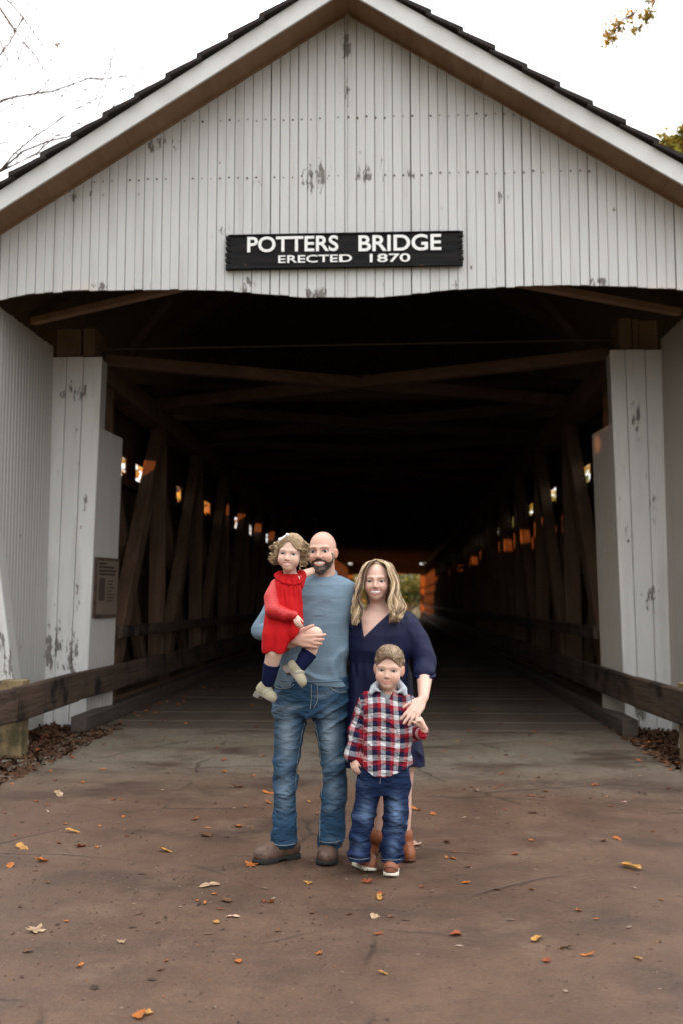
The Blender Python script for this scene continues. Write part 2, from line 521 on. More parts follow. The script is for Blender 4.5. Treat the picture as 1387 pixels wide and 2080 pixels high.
# backing made as a fan of quads so that the curved edge stays clean
xs = np.linspace(-4.55, 3.70, 84)
xs = np.sort(np.append(xs, -0.43))
for a, b in zip(xs[:-1], xs[1:]):
    gable.add([(a, YG + 0.026, gbot(a) + 0.012), (b, YG + 0.026, gbot(b) + 0.012), (b, YG + 0.026, gtop(b) - 0.005), (a, YG + 0.026, gtop(a) - 0.005),
               (a, YG + 0.06, gbot(a) + 0.012), (b, YG + 0.06, gbot(b) + 0.012), (b, YG + 0.06, gtop(b) - 0.005), (a, YG + 0.06, gtop(a) - 0.005)],
              [(0, 1, 2, 3), (7, 6, 5, 4), (0, 4, 5, 1), (3, 2, 6, 7)])
gable = gable.build('gable', M['groove'], bridge)
x = -4.52
k = 0
while x < 3.62:
    w = 0.0925 + random.uniform(-0.004, 0.004)
    gap = 0.006 if k % 2 else 0.003
    if random.random() < 0.15: gap += 0.005
    a, b = x, x + w - gap
    if a < -0.43 < b: b = -0.433
    jag = random.uniform(-0.006, 0.006)
    MB().board((a, YG + random.uniform(-0.002, 0.002), 0), (1, 0, 0), (0, -1, 0), b - a, gbot(a) + jag, gbot(b) + jag, gtop(a), gtop(b), 0.024, 0.0035).build('gable_board', M['white_x'], gable)
    x = b + gap
    k += 1
nails = MB()
for zrow in (6.33, 5.72):
    x = -4.4
    while x < 3.6:
        if gtop(x) > zrow + 0.05 and random.random() < 0.85:
            zz, r_ = zrow + random.uniform(-0.012, 0.012), random.uniform(0.006, 0.012)
            c6 = [(x + r_ * math.cos(q), YG - 0.006, zz + r_ * math.sin(q)) for q in np.arange(6) * math.pi / 3]
            nails.add(c6 + [(px, YG + 0.004, pz) for px, _, pz in c6], [(0, 1, 2, 3, 4, 5)] + [(i, (i + 1) % 6, 6 + (i + 1) % 6, 6 + i) for i in range(6)])
        x += 0.0925
tag(nails.build('nail_heads', M['nail'], gable), kind='stuff')

# --- roof: two slopes of stepped shingle courses on a boarded deck, white rake boards, brown soffits
roof = MB()
for s in (-1, 1):
    def P(d, dz, y): return (-0.43 + s * d, y, AP - SL * d + dz)
    e = 4.75
    roof.add([P(0, 0.09, YF + 0.05), P(e, 0.09, YF + 0.05), P(e, 0.155, YF + 0.05), P(0, 0.155, YF + 0.05), P(0, 0.09, Y1 + .6), P(e, 0.09, Y1 + .6), P(e, 0.155, Y1 + .6), P(0, 0.155, Y1 + .6)],
             [(0, 1, 2, 3), (7, 6, 5, 4), (0, 4, 5, 1), (1, 5, 6, 2), (2, 6, 7, 3)])
roof = roof.build('roof', M['siding'], bridge)
for s in (-1, 1):
    d = 4.80
    while d > 0.02:
        w = 0.305
        d0 = max(d - w - 0.05, 0.0)
        jut = random.uniform(-0.012, 0.012)
        lo, hi = 0.157, 0.157
        y0 = YF - 0.06 + jut

        def P(dd, dz, y): return (-0.43 + s * dd, y, AP - SL * dd + dz)
        MB().add([P(d, lo + .035, y0), P(d, lo + .082, y0), P(d0, lo + .032, y0), P(d0, lo, y0), P(d, lo + .035, Y1 + .6), P(d, lo + .082, Y1 + .6), P(d0, lo + .032, Y1 + .6), P(d0, lo, Y1 + .6)],
                 [(0, 1, 2, 3), (7, 6, 5, 4), (0, 4, 5, 1), (1, 5, 6, 2), (3, 2, 6, 7), (0, 3, 7, 4)]).build('shingle_course', M['shingle'], roof)
        d -= w
    # soffit boards of the rake overhang, five lengths each side
    cuts = [0.0, 1.35, 2.2, 3.1, 3.9, 4.72]
    for a, b in zip(cuts[:-1], cuts[1:]):
        b -= 0.004
        MB().add([P(a, 0.0, YF + 0.03), P(b, 0.0, YF + 0.03), P(b, 0.0, YG + 0.07), P(a, 0.0, YG + 0.07), P(a, 0.02, YF + 0.03), P(b, 0.02, YF + 0.03), P(b, 0.02, YG + 0.07), P(a, 0.02, YG + 0.07)],
                 [(0, 1, 2, 3), (7, 6, 5, 4), (0, 4, 5, 1), (1, 5, 6, 2), (2, 6, 7, 3), (3, 7, 4, 0)]).build('soffit_board', M['soffit'], roof)
    MB().add([P(0, -0.045, YF), P(4.78, -0.045, YF), P(4.78, 0.155, YF), P(0, 0.155, YF), P(0, -0.045, YF + .028), P(4.78, -0.045, YF + .028), P(4.78, 0.155, YF + .028), P(0, 0.155, YF + .028)],
             [(0, 1, 2, 3), (7, 6, 5, 4), (0, 4, 5, 1), (1, 5, 6, 2), (2, 6, 7, 3)]).build('rake_board', M['white_trim'], bridge)
    # small batten in the corner between soffit and boards
    MB().bar(np.array(P(0.03, -0.012, YG - 0.012)), np.array(P(4.6, -0.012, YG - 0.012)), 0.02, 0.02, (0, 0, 1), 0.002).build('corner_batten', M['soffit'], bridge)

# --- wing walls of the portal (boards run up the inner face), columns, inner jamb panels
for s in (-1, 1):
    xw = XC + s * 3.60
    zb = -0.02 if s < 0 else -0.12
    wing = MB().box(min(xw + s * 0.026, xw + s * 0.07), max(xw + s * 0.026, xw + s * 0.07), YG + 0.08, YC - 0.01, zb, 4.46).build('wing_wall', M['dark'], bridge)
    y = YC - 0.012
    while y > YG + 0.08:
        w = 0.088
        MB().board((xw + s * random.uniform(-0.001, 0.001), y - w + 0.004, 0), (0, 1, 0), (-s, 0, 0), w - 0.005, zb, zb, 4.49 + random.uniform(-.01, .01), 4.49, 0.022, 0.004).build('wing_board', M['white_wing'] if s < 0 else M['warm_bounce'], wing)
        y -= w
    # raking buttress cladding at the mouth of the wing, wider at its foot
    yb = YG + 0.14
    bx = [(xw - s * 0.02, 2.15), (xw - s * 0.28, 0.45), (xw - s * 0.36, zb), (xw + s * 0.55, zb), (xw + s * 0.55, 2.15)]
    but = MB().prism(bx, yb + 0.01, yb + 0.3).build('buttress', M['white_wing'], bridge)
    for j in range(9):
        a = -0.36 + j * 0.10
        b = a + 0.096
        def ztop(q): return float(np.interp(q, [-0.36, -0.28, -0.02, 0.0], [zb + 0.02, 0.45, 2.15, 2.16]))
        o = np.array([xw + s * a, yb, 0.0])
        if s > 0: MB().board(o, (1, 0, 0), (0, -1, 0), 0.096, zb, zb, ztop(a), ztop(b), 0.024).build('buttress_board', M['white_col'], but)
        else: MB().board(o - np.array([0.096, 0, 0]), (1, 0, 0), (0, -1, 0), 0.096, zb, zb, ztop(b), ztop(a), 0.024).build('buttress_board', M['white_col'], but)
    MB().bar((xw - s * 0.365, yb + .015, zb), (xw - s * 0.018, yb + .015, 2.17), 0.06, 0.05, (0, 1, 0), .006).build('edge_board', M['white_col'], but)
    # column: three broad boards, its foot standing a little outside its head
    top, bot = (3.01, 3.635), (3.115, 3.68) if s < 0 else (3.09, 3.63)
    colm = MB().add([(XC + s * (bot[0] + .02), YC + .028, zb), (XC + s * (bot[1] - .02), YC + .028, zb), (XC + s * (top[1] - .02), YC + .028, 4.36), (XC + s * (top[0] + .02), YC + .028, 4.36),
                     (XC + s * (bot[0] + .02), YC + .3, zb), (XC + s * (bot[1] - .02), YC + .3, zb), (XC + s * (top[1] - .02), YC + .3, 4.36), (XC + s * (top[0] + .02), YC + .3, 4.36)],
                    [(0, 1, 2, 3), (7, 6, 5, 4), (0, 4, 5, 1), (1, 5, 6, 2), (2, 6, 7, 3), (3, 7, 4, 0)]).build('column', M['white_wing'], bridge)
    cuts = [0, 0.36, 0.69, 1.0] if s < 0 else [0, 0.29, 0.66, 1.0]
    for a, b in zip(cuts[:-1], cuts[1:]):
        ta, tb_ = top[0] + (top[1] - top[0]) * a, top[0] + (top[1] - top[0]) * b - 0.007
        ba, bb = bot[0] + (bot[1] - bot[0]) * a, bot[0] + (bot[1] - bot[0]) * b - 0.007
        dy = random.uniform(-0.004, 0.004)
        jt = random.uniform(-0.012, 0.012)
        vs = []
        for yy, c in ((YC + dy + 0.006, 0), (YC + dy, 0.006), (YC + 0.026, 0)):
            vs += [(XC + s * (ba + c), yy, zb + jt), (XC + s * (bb - c), yy, zb + jt), (XC + s * (tb_ - c), yy, 4.37 + jt), (XC + s * (ta + c), yy, 4.37 + jt)]
        fs = [(4, 5, 6, 7), (0, 4, 7, 3), (5, 1, 2, 6), (0, 3, 11, 8), (1, 9, 10, 2), (3, 7, 6, 2), (3, 2, 10, 11), (0, 1, 5, 4), (0, 8, 9, 1)]
        MB().add(vs, fs).build('column_board', M['white_col'], colm)
    # jamb panel running in from the column, lower than it, in narrow boards
    jb0, jb1 = (3.105, 2.965) if s < 0 else (3.085, 2.955)           # near and far edge at the foot
    jt0, jt1 = 3.03, 2.90                                            # and at the head
    jam = MB()
    def JP(u, v, off):                                               # u along the depth, v up, off behind the face
        x_ = (jb0 + (jb1 - jb0) * u) * (1 - v) + (jt0 + (jt1 - jt0) * u) * v
        return (XC + s * (x_ + off), YC + 0.035 + 0.56 * u + off * .25, 0.12 + (3.40 - 0.05 * u) * v)
    jam.add([JP(0, 0, .024), JP(1, 0, .024), JP(1, .985, .024), JP(0, .985, .024), JP(0, 0, .09), JP(1, 0, .09), JP(1, .985, .09), JP(0, .985, .09)],
            [(0, 1, 2, 3), (7, 6, 5, 4), (0, 4, 5, 1), (1, 5, 6, 2), (2, 6, 7, 3), (3, 7, 4, 0)])
    jam = jam.build('jamb_panel', M['groove'], bridge)
    for j in range(7):
        u0, u1 = j / 7, (j + .94) / 7
        MB().add([JP(u0, 0, 0), JP(u1, 0, 0), JP(u1, 1, 0), JP(u0, 1, 0), JP(u0, 0, .022), JP(u1, 0, .022), JP(u1, 1, .022), JP(u0, 1, .022)],
                 [(0, 1, 2, 3), (7, 6, 5, 4), (0, 4, 5, 1), (1, 5, 6, 2), (2, 6, 7, 3), (3, 7, 4, 0)]).build('jamb_board', M['jamb'] if s < 0 else M['warm_bounce'], jam)
    # ends of the top chord timbers resting on the column
    for a, b, h in ((3.12, 3.26, 0.34), (3.29, 3.585, 0.33)) if s < 0 else ((3.14, 3.28, 0.37), (3.295, 3.36, 0.36), (3.37, 3.58, 0.34)):
        xa, xb = XC + s * a, XC + s * b
        MB().bar(((xa + xb) / 2, YC + 0.06, 4.40 + h / 2), ((xa + xb) / 2, YC + 0.55, 4.40 + h / 2), abs(xb - xa), h, (0, 0, 1), 0.012).build('chord_end', M['block'], bridge)
    # diagonal sway brace between truss head and gable
    MB().bar((XC + s * 3.66, 11.05, 4.66), (XC + s * 1.7, 9.9, 4.66), 0.09, 0.075, (0, 0, 1), 0.006).build('sway_brace', M['rafter'], bridge)

# --- deck of planks laid across, on two kerbs
deck = MB().box(XC - 3.3, XC + 3.3, 11.33, Y1, -0.5, -0.075).build('deck', M['dark'], bridge)
plank_meshes = []
for i in range(6):
    q = MB().bar((XC - 3.04, 0, -0.03), (XC + 3.04, 0, -0.03), 0.236, 0.08, (0, 0, 1), 0.006)
    plank_meshes.append(q.mesh('plank', M['deck']))
y, k = 11.42, 0
while y < Y1 - 0.2:
    o = bpy.data.objects.new('plank', plank_meshes[k % 6])
    o.location = (random.uniform(-0.02, 0.02), y, random.uniform(-0.006, 0.006))
    o.rotation_euler = (random.uniform(-.006, .006), 0, random.uniform(-.0015, .0015))
    link(o, deck)
    y += 0.245
    k += 1
for s in (-1, 1):
    ya = 10.95
    yy = ya
    while yy < 60:
        L = 5.4
        MB().bar((XC + s * 2.99, yy, 0.095), (XC + s * 2.99, yy + L - 0.02, 0.095), 0.17, 0.17, (0, 0, 1), 0.012).build('kerb', M['kerb'], bridge)
        yy += L
    MB().bar((XC + s * 2.99, yy, 0.095), (XC + s * 2.99, Y1, 0.095), 0.17, 0.17, (0, 0, 1), 0.012).build('kerb', M['kerb'], bridge)

# --- truss, siding, tie beams, bracing: panels of 3.1 m
PANEL = 3.1
ypan = [12.55 + i * PANEL for i in range(23)]
for s in (-1, 1):
    xt = XC + s * 3.20
    MB().bar((xt + s * .05, YC + 0.3, 4.30), (xt + s * .05, Y1, 4.30), 0.36, 0.30, (0, 0, 1), 0.01).build('top_chord', M['truss'], bridge)
    MB().bar((xt + s * .05, YC + 0.3, 0.10), (xt + s * .05, Y1, 0.10), 0.36, 0.26, (0, 0, 1), 0.01).build('bottom_chord', M['truss'], bridge)
    for i, yp in enumerate(ypan):
        MB().bar((xt - s * .02, yp, 0.15), (xt - s * .02, yp + PANEL - 0.25, 4.2), 0.19, 0.29, (0, 1, 0), 0.01).build('diagonal', M['truss'], bridge)
        MB().bar((xt + s * .17, yp + PANEL - 0.2, 0.15), (xt + s * .17, yp + 0.1, 4.2), 0.15, 0.17, (0, 1, 0), 0.008).build('counter_brace', M['truss'], bridge)
        MB().bar((xt + s * .02, yp - 0.13, 0.1), (xt + s * .02, yp - 0.13, 4.25), 0.24, 0.12, (0, 1, 0), 0.008).build('truss_post', M['truss'], bridge)
    # siding with the open strip under the eaves
    sid = MB()
    xw = XC + s * 3.50
    for z in (0.5, 1.9, 3.2):
        sid.bar((xw - s * 0.02, YC + 0.3, z), (xw - s * 0.02, Y1, z), 0.05, 0.12)
    sid = sid.build('siding_girt', M['siding'], bridge)
    sm = MB().board((0, 0, 0), (0, 1, 0), (-s, 0, 0), 0.205, -0.5, -0.5, 3.34, 3.33, 0.022, 0.003).mesh('siding_board', M['siding'])
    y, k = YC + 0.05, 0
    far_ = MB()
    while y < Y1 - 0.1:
        if s < 0 and 60 < y < 80:  # wall kept low here: a gap added to let sun reach the far end
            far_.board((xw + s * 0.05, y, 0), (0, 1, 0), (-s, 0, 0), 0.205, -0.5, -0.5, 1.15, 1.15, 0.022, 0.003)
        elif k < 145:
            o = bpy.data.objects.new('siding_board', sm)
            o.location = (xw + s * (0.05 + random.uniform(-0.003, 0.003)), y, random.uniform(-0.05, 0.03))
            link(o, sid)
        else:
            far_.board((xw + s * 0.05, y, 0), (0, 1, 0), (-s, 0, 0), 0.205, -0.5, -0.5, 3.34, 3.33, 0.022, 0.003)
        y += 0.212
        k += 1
    tag(far_.build('siding_far', M['glow_pale'], sid), kind='stuff')
    # shutter boards that close parts of the strip
    yy = YC + .3
    while yy < Y1 - 1:
        L = random.uniform(.55, 1.35)
        if s < 0 and 59 < yy < 80:
            yy += 1
            continue
        MB().box(min(xw + s * .075, xw + s * .098), max(xw + s * .075, xw + s * .098), yy, yy + L, 3.25, 3.80).build('shutter_board', M['siding'], sid)
        yy += L + random.uniform(.28, .80)
    for ya_, yb_ in ((YC + .3, 60.0), (80.0, Y1)) if s < 0 else ((YC + .3, Y1),):  # left eave board stops at the same added sun gap
        MB().box(min(xw + s * .03, xw + s * .07), max(xw + s * .03, xw + s * .07), ya_, yb_, 3.60, 4.75).build('eave_board', M['siding'], bridge)
    # guard rails inside: a broad lower plank and a lighter upper one, lengths butted
    xr = XC + s * 2.93
    yy = 12.35
    while yy < Y1 - 5:
        L = 4.9
        MB().bar((xr, yy, 1.06), (xr, yy + L - 0.015, 1.06 + random.uniform(-.012, .012)), 0.06, 0.15, (0, 0, 1), 0.01).build('upper_rail', M['rail'], bridge)
        yy += L
    yy = 11.9
    while yy < Y1 - 5:
        L = 4.9
        MB().bar((xr, yy, 0.52), (xr, yy + L - 0.015, 0.52 + random.uniform(-.015, .015)), 0.075, 0.30, (0, 0, 1), 0.012).build('lower_rail', M['rail'], bridge)
        yy += L

for i, yp in enumerate(ypan):
    ya = yp - 0.75 if i else 11.85
    if i: MB().bar((XC - 3.5, ya, 4.62), (XC + 3.5, ya, 4.62), 0.2, 0.26, (0, 0, 1), 0.01).build('tie_beam', M['beam'] if i < 15 else M['glow_pale'], bridge)
    if i < 12:
        yb = ypan[i + 1] - 0.75
        MB().bar((XC - 3.1, ya + .15, 4.42), (XC + 3.1, yb - .1, 4.42), 0.15, 0.15, (0, 0, 1), 0.01).build('lateral_brace', M['brace'] if i == 0 else M['beam'], bridge)
        h = MB()
        # the crossing brace is halved over the other: two lengths butting at the middle
        h.bar((XC + 3.1, ya + .15, 4.42), (XC + .09, (ya + yb) / 2 - 0.02, 4.42), 0.15, 0.15, (0, 0, 1), 0.01)
        h.bar((XC - .09, (ya + yb) / 2 + 0.05, 4.42), (XC - 3.1, yb - .1, 4.42), 0.15, 0.15, (0, 0, 1), 0.01)
        h.build('lateral_brace', M['brace'] if i == 0 else M['beam'], bridge)
    for s in (-1, 1):
        MB().bar((XC + s * 2.75, ya + 0.03, 4.5), (XC + s * 2.25, ya + 0.03, 5.15), 0.07, 0.1, (0, 1, 0), 0.006).build('knee_brace', M['beam'], bridge)
        MB().bar((XC + s * 4.0, ya, 4.95 - 0.02), (XC + s * 0.03, ya, 4.93 + SL * 3.97), 0.06, 0.16, (0, 0, 1), 0.006).build('rafter', M['beam'], bridge)
MB().tube([(XC - 3.1, 11.75, 4.50), (XC + 3.1, 11.75, 4.54)], 0.012, 6).build('tie_rod', M['iron'], bridge)

# far portal: jambs and a low lintel screen
fp = MB()
for s in (-1, 1):
    fp.box(min(XC + s * 2.75, XC + s * 4.1), max(XC + s * 2.75, XC + s * 4.1), Y1, Y1 + .1, -.2, 4.4)
fp.box(XC - 2.75, XC + 2.75, Y1, Y1 + .1, 3.6, 7.3)
fp.build('far_portal', M['glow_pale'], bridge)

# ------------------------------------------------------------------ outer guard rails on posts, left and right of the approach
for s, word in ((-1, 'left'), (1, 'right')):
    g = empty('guard_rail', (XC + s * 2.95, 9.4, 0), 'weathered dark plank guard rail on short posts at the %s of the portal' % word, 'guard rail', 'guard rails beside the approach')
    xr = XC + s * 2.93
    xo = -3.54 if s < 0 else 2.56
    xe = -3.85 if s < 0 else 2.95
    ym = 10.55
    z0, zm = 0.52, 0.515
    if s < 0:
        MB().bar((xr, 11.885, z0), (xr - .06, ym + 0.3, zm), 0.08, 0.30, (0, 0, 1), 0.014).build('rail', M['rail'], g)
        MB().bar((xr - .055, ym + .285, zm), (-3.40, 8.95, 0.51), 0.085, 0.315, (0, 0, 1), 0.016).build('rail', M['rail'], g)
        MB().bar((-3.40, 8.935, 0.51), (-3.9, 6.4, 0.49), 0.085, 0.30, (0, 0, 1), 0.016).build('rail', M['rail'], g)
        posts = [(-3.56, 9.36), (-3.95, 7.3)]
    else:
        MB().bar((xr, 11.885, z0), (xr + .02, ym - 0.1, zm), 0.08, 0.30, (0, 0, 1), 0.014).build('rail', M['rail'], g)
        MB().bar((xr + .02, ym - .115, zm), (2.60, 8.75, 0.505), 0.085, 0.315, (0, 0, 1), 0.016).build('rail', M['rail'], g)
        MB().bar((2.60, 8.735, 0.505), (3.0, 6.3, 0.49), 0.085, 0.30, (0, 0, 1), 0.016).build('rail', M['rail'], g)
        posts = [(2.715, 9.30), (3.02, 7.2)]
    for px_, py_ in posts:
        MB().bar((px_ + s * 0.01, py_, -0.13), (px_ + s * 0.01, py_, 0.70), 0.24 if s < 0 else .22, 0.2, (0, 1, 0), 0.014).build('post', M['post'], g)
    MB().bar((posts[0][0] - s * 0.02, posts[0][1] - 0.32, -0.02), (posts[0][0] - s * 0.25, posts[0][1] - 0.36, -0.01), 0.07, 0.05, (0, 0, 1), 0.008).build('edging_block', M['pave'], g)

# ------------------------------------------------------------------ name board
M['sign'] = NT('sign_board')
_t = M['sign']
_w = _t.noise(1.0, _t.coord((2.2, 2, 26)), 5, 0.6, 0.35, 0.75)
_c2 = _t.mix(_w, (0.006, 0.006, 0.0065), (0.018, 0.017, 0.017))
_ch = _t.noise(1.0, _t.coord((5, 5, 22)), 6, 0.7, 0.64, 0.68)
_c2 = _t.mix(_ch, _c2, (0.17, 0.085, 0.045))
_t.bump(_w, 0.003)
M['sign'] = _t.done(_c2, 0.75, 0.15)
_t = NT('sign_letter')
_c2 = _t.mix(_t.noise(30, None, 4, 0.6, 0.62, 0.72), (0.80, 0.80, 0.79), (0.25, 0.24, 0.23))
M['letter'] = _t.done(_c2, 0.6)
sign = empty('name_sign', (-0.46, 9.62, 4.75), 'black wooden sign with white lettering and notched ends on the gable', 'sign')
sx0, sx1, sz0, sz1 = -1.645, 0.722, 4.755, 5.108
poly = []
nt = 6
for i in range(nt):
    z_a = sz0 + (sz1 - sz0) * i / nt
    z_b = sz0 + (sz1 - sz0) * (i + 1) / nt
    poly.append((sx1 + random.uniform(-.012, .008), z_a + 0.008)); poly.append((sx1 + random.uniform(-.01, .01), z_b - 0.02)); poly.append((sx1 - 0.065 + random.uniform(-.015, .015), z_b - 0.004))
poly[-1] = (sx1, sz1)
for i in range(nt):
    z_a = sz1 - (sz1 - sz0) * i / nt
    z_b = sz1 - (sz1 - sz0) * (i + 1) / nt
    poly.append((sx0 + random.uniform(-.012, .008), z_a - 0.008)); poly.append((sx0 + random.uniform(-.01, .01), z_b + 0.02)); poly.append((sx0 + 0.065 + random.uniform(-.015, .015), z_b + 0.004))
poly[-1] = (sx0, sz0)
# fill with a strip: centre slab plus the two toothed ends
bd = MB()
n = len(poly)
import bmesh
bm = bmesh.new()
vs = [bm.verts.new((x, 9.648, z)) for x, z in poly]
fc = bm.faces.new(vs)
ret = bmesh.ops.extrude_face_region(bm, geom=[fc])
bmesh.ops.translate(bm, verts=[g for g in ret['geom'] if isinstance(g, bmesh.types.BMVert)], vec=(0, 0.045, 0))
bmesh.ops.triangulate(bm, faces=[f_ for f_ in bm.faces if len(f_.verts) > 4])
bmesh.ops.recalc_face_normals(bm, faces=bm.faces)
me = bpy.data.meshes.new('board'); bm.to_mesh(me); bm.free()
me.materials.append(M['sign'])
board_o = link(bpy.data.objects.new('board', me), sign)
MB().bar((sx0 + .03, 9.640, sz1 - 0.006), (sx1 - .03, 9.640, sz1 - 0.006), 0.016, 0.012, (0, 0, 1), .002).build('edge_strip', M['sign'], sign)
MB().bar((sx0 + .03, 9.640, sz0 + 0.008), (sx1 - .03, 9.640, sz0 + 0.008), 0.016, 0.014, (0, 0, 1), .002).build('edge_strip', M['sign'], sign)


def word(txt, x0, x1, z0, z1, bold, y):
    cu = bpy.data.curves.new('lettering', 'FONT')
    cu.body = txt
    cu.extrude = 0.006
    cu.offset = bold
    cu.size = 1.0
    ob = bpy.data.objects.new('lettering', cu)
    COL.objects.link(ob)
    dg = bpy.context.evaluated_depsgraph_get()
    me = bpy.data.meshes.new_from_object(ob.evaluated_get(dg))
    bpy.data.objects.remove(ob)
    co = np.array([v.co[:] for v in me.vertices])
    lo, hi = co.min(0), co.max(0)
    for v in me.vertices:
        p = v.co
        v.co = (x0 + (p.x - lo[0]) / (hi[0] - lo[0]) * (x1 - x0), y - (p.z) , z0 + (p.y - lo[1]) / (hi[1] - lo[1]) * (z1 - z0))
    me.materials.clear(); me.materials.append(M['letter'])
    return link(bpy.data.objects.new('lettering', me), sign)


def sxz(x, y):
    p = at(x, y, 9.64)
    return p[0], p[2]


for txt, a, b, bold in (('POTTERS', (503, 513), (688, 478), 0.018), ('BRIDGE', (727, 511), (895, 475), 0.018), ('ERECTED', (566, 534.5), (713.5, 516.5), 0.012), ('1870', (750, 533), (832, 514.5), 0.012)):
    xa, za = sxz(*a); xb, zb2 = sxz(*b)
    word(txt, xa, xb, za, zb2, bold, 9.642)

# ------------------------------------------------------------------ notice board on the left jamb panel
M['notice'] = NT('notice_panel')
_t = M['notice']
_c2 = _t.mix(_t.noise(4, None, 4, 0.6), (0.10, 0.072, 0.055), (0.15, 0.115, 0.09))
M['notice'] = _t.done(_c2, 0.6)
nb = empty('notice_board', (XC - 2.99, 11.9, 1.25), 'small brown notice board with a dark photo on the left jamb panel', 'notice board')


def NP(u, z, off):
    v = (z - 0.12) / 3.38
    x_ = (3.105 - .14 * u) * (1 - v) + (3.03 - .13 * u) * v
    return np.array([XC - (x_ - off), YC + 0.035 + 0.56 * u - off * .25, z])


def nslab(name, u0, u1, z0, z1, o0, o1, mat, mb=None):
    q = mb or MB()
    q.add([NP(u0, z0, o1), NP(u1, z0, o1), NP(u1, z1, o1), NP(u0, z1, o1), NP(u0, z0, o0), NP(u1, z0, o0), NP(u1, z1, o0), NP(u0, z1, o0)],
          [(0, 1, 2, 3), (7, 6, 5, 4), (0, 4, 5, 1), (1, 5, 6, 2), (2, 6, 7, 3), (3, 7, 4, 0)])
    return q if mb else q.build(name, mat, nb)


nslab('frame', .02, .96, 1.245, 1.965, .002, .03, M['rail'])
nslab('panel', .07, .91, 1.285, 1.925, .031, .034, M['notice'])
nslab('photo', .14, .38, 1.45, 1.72, .035, .037, M['iron'])
tx = MB()
for j, (q0, q1) in enumerate(((.12, .4), (.12, .72), (.12, .82), (.12, .78))):
    nslab('', q0, q1, 1.88 - j * .042, 1.902 - j * .042, .035, .0365, None, tx)
for j in range(7):
    nslab('', .48, .48 + random.uniform(.2, .36), 1.68 - j * .04, 1.692 - j * .04, .035, .0365, None, tx)
tag(tx.build('text_lines', M['dark'], nb), kind='stuff')

# ------------------------------------------------------------------ trees
def leaf_material(name, cols, trans=0.35):
    t = NT(name)
    c_, _ = t.attr('Col')
    t.done(c_, 0.6, 0.3)
    tr = t.n('ShaderNodeBsdfTranslucent', Color=c_)
    mx = t.n('ShaderNodeMixShader', Fac=trans)
    t.l(t.b.outputs[0], mx.inputs[1]); t.l(tr.outputs[0], mx.inputs[2])
    t.l(mx.outputs[0], t.t.nodes['Material Output'].inputs['Surface'])
    return t.m


M['leaf'] = leaf_material('tree_leaf', None)
M['bark'] = timber('tree_bark', (0.07, 0.055, 0.045), (0.15, 0.12, 0.10), (9, 9, 2), 0.9, 0.02)
M['twig'] = timber('twig_bark', (0.05, 0.042, 0.038), (0.09, 0.075, 0.07), (9, 9, 2), 0.9, 0.004)


def leaf_cloud(centres, spread, n, size, pal, seed, clump=0.35):
    """n small bent leaves scattered in clumps about the given centres"""
    g = np.random.default_rng(seed)
    centres = np.array(centres, float)
    nc = max(n // 45, 1)
    base = centres[g.integers(0, len(centres), nc)] + g.normal(0, 1, (nc, 3)) * np.array(spread)
    p = base[g.integers(0, nc, n)] + g.normal(0, clump, (n, 3))
    a = g.normal(0, 1, (n, 3)); a /= np.linalg.norm(a, axis=1)[:, None]
    b = g.normal(0, 1, (n, 3)); b -= a * (a * b).sum(1)[:, None]; b /= np.linalg.norm(b, axis=1)[:, None]
    nrm = np.cross(a, b)
    L = (size * g.uniform(0.6, 1.4, n))[:, None]
    q = np.stack([p - a * L, p + b * L * .55 + nrm * L * .18, p + a * L * 1.15, p - b * L * .55 + nrm * L * .18], 1).reshape(-1, 3)
    f = np.arange(n)[:, None] * 4 + np.array([0, 1, 2, 3])
    pal = np.array(pal)
    c = pal[g.integers(0, len(pal), n)] * g.uniform(0.7, 1.25, (n, 1))
    return q, f, np.repeat(c, 4, 0)


def branching(start, dirn, length, rad, depth, g, out, tips, spread=0.55, up=0.12, segs=5):
    p = np.array(start, float); d = np.array(dirn, float); d /= np.linalg.norm(d)
    pts, rr = [p.copy()], [rad]
    for i in range(segs):
        d = d + g.normal(0, 0.13, 3) + np.array([0, 0, up * 0.3]); d /= np.linalg.norm(d)
        p = p + d * length / segs
        pts.append(p.copy()); rr.append(rad * (1 - 0.55 * (i + 1) / segs))
        if depth > 0 and i >= 1 and g.random() < 0.85:
            dd = d + g.normal(0, spread, 3); dd[2] += up
            branching(p, dd, length * g.uniform(0.5, 0.72), rad * 0.5, depth - 1, g, out, tips, spread, up, max(segs - 1, 3))
    out.tube(pts, rr, 6 if rad > 0.03 else 4)
    tips.append(p.copy())


AUTUMN = [(0.40, 0.17, 0.025), (0.46, 0.25, 0.03), (0.34, 0.10, 0.02), (0.30, 0.22, 0.04)]
YELLOW = [(0.42, 0.30, 0.04), (0.36, 0.24, 0.03), (0.20, 0.20, 0.04), (0.45, 0.22, 0.03)]
GREEN = [(0.07, 0.10, 0.02), (0.11, 0.13, 0.03), (0.16, 0.16, 0.035), (0.24, 0.20, 0.04)]


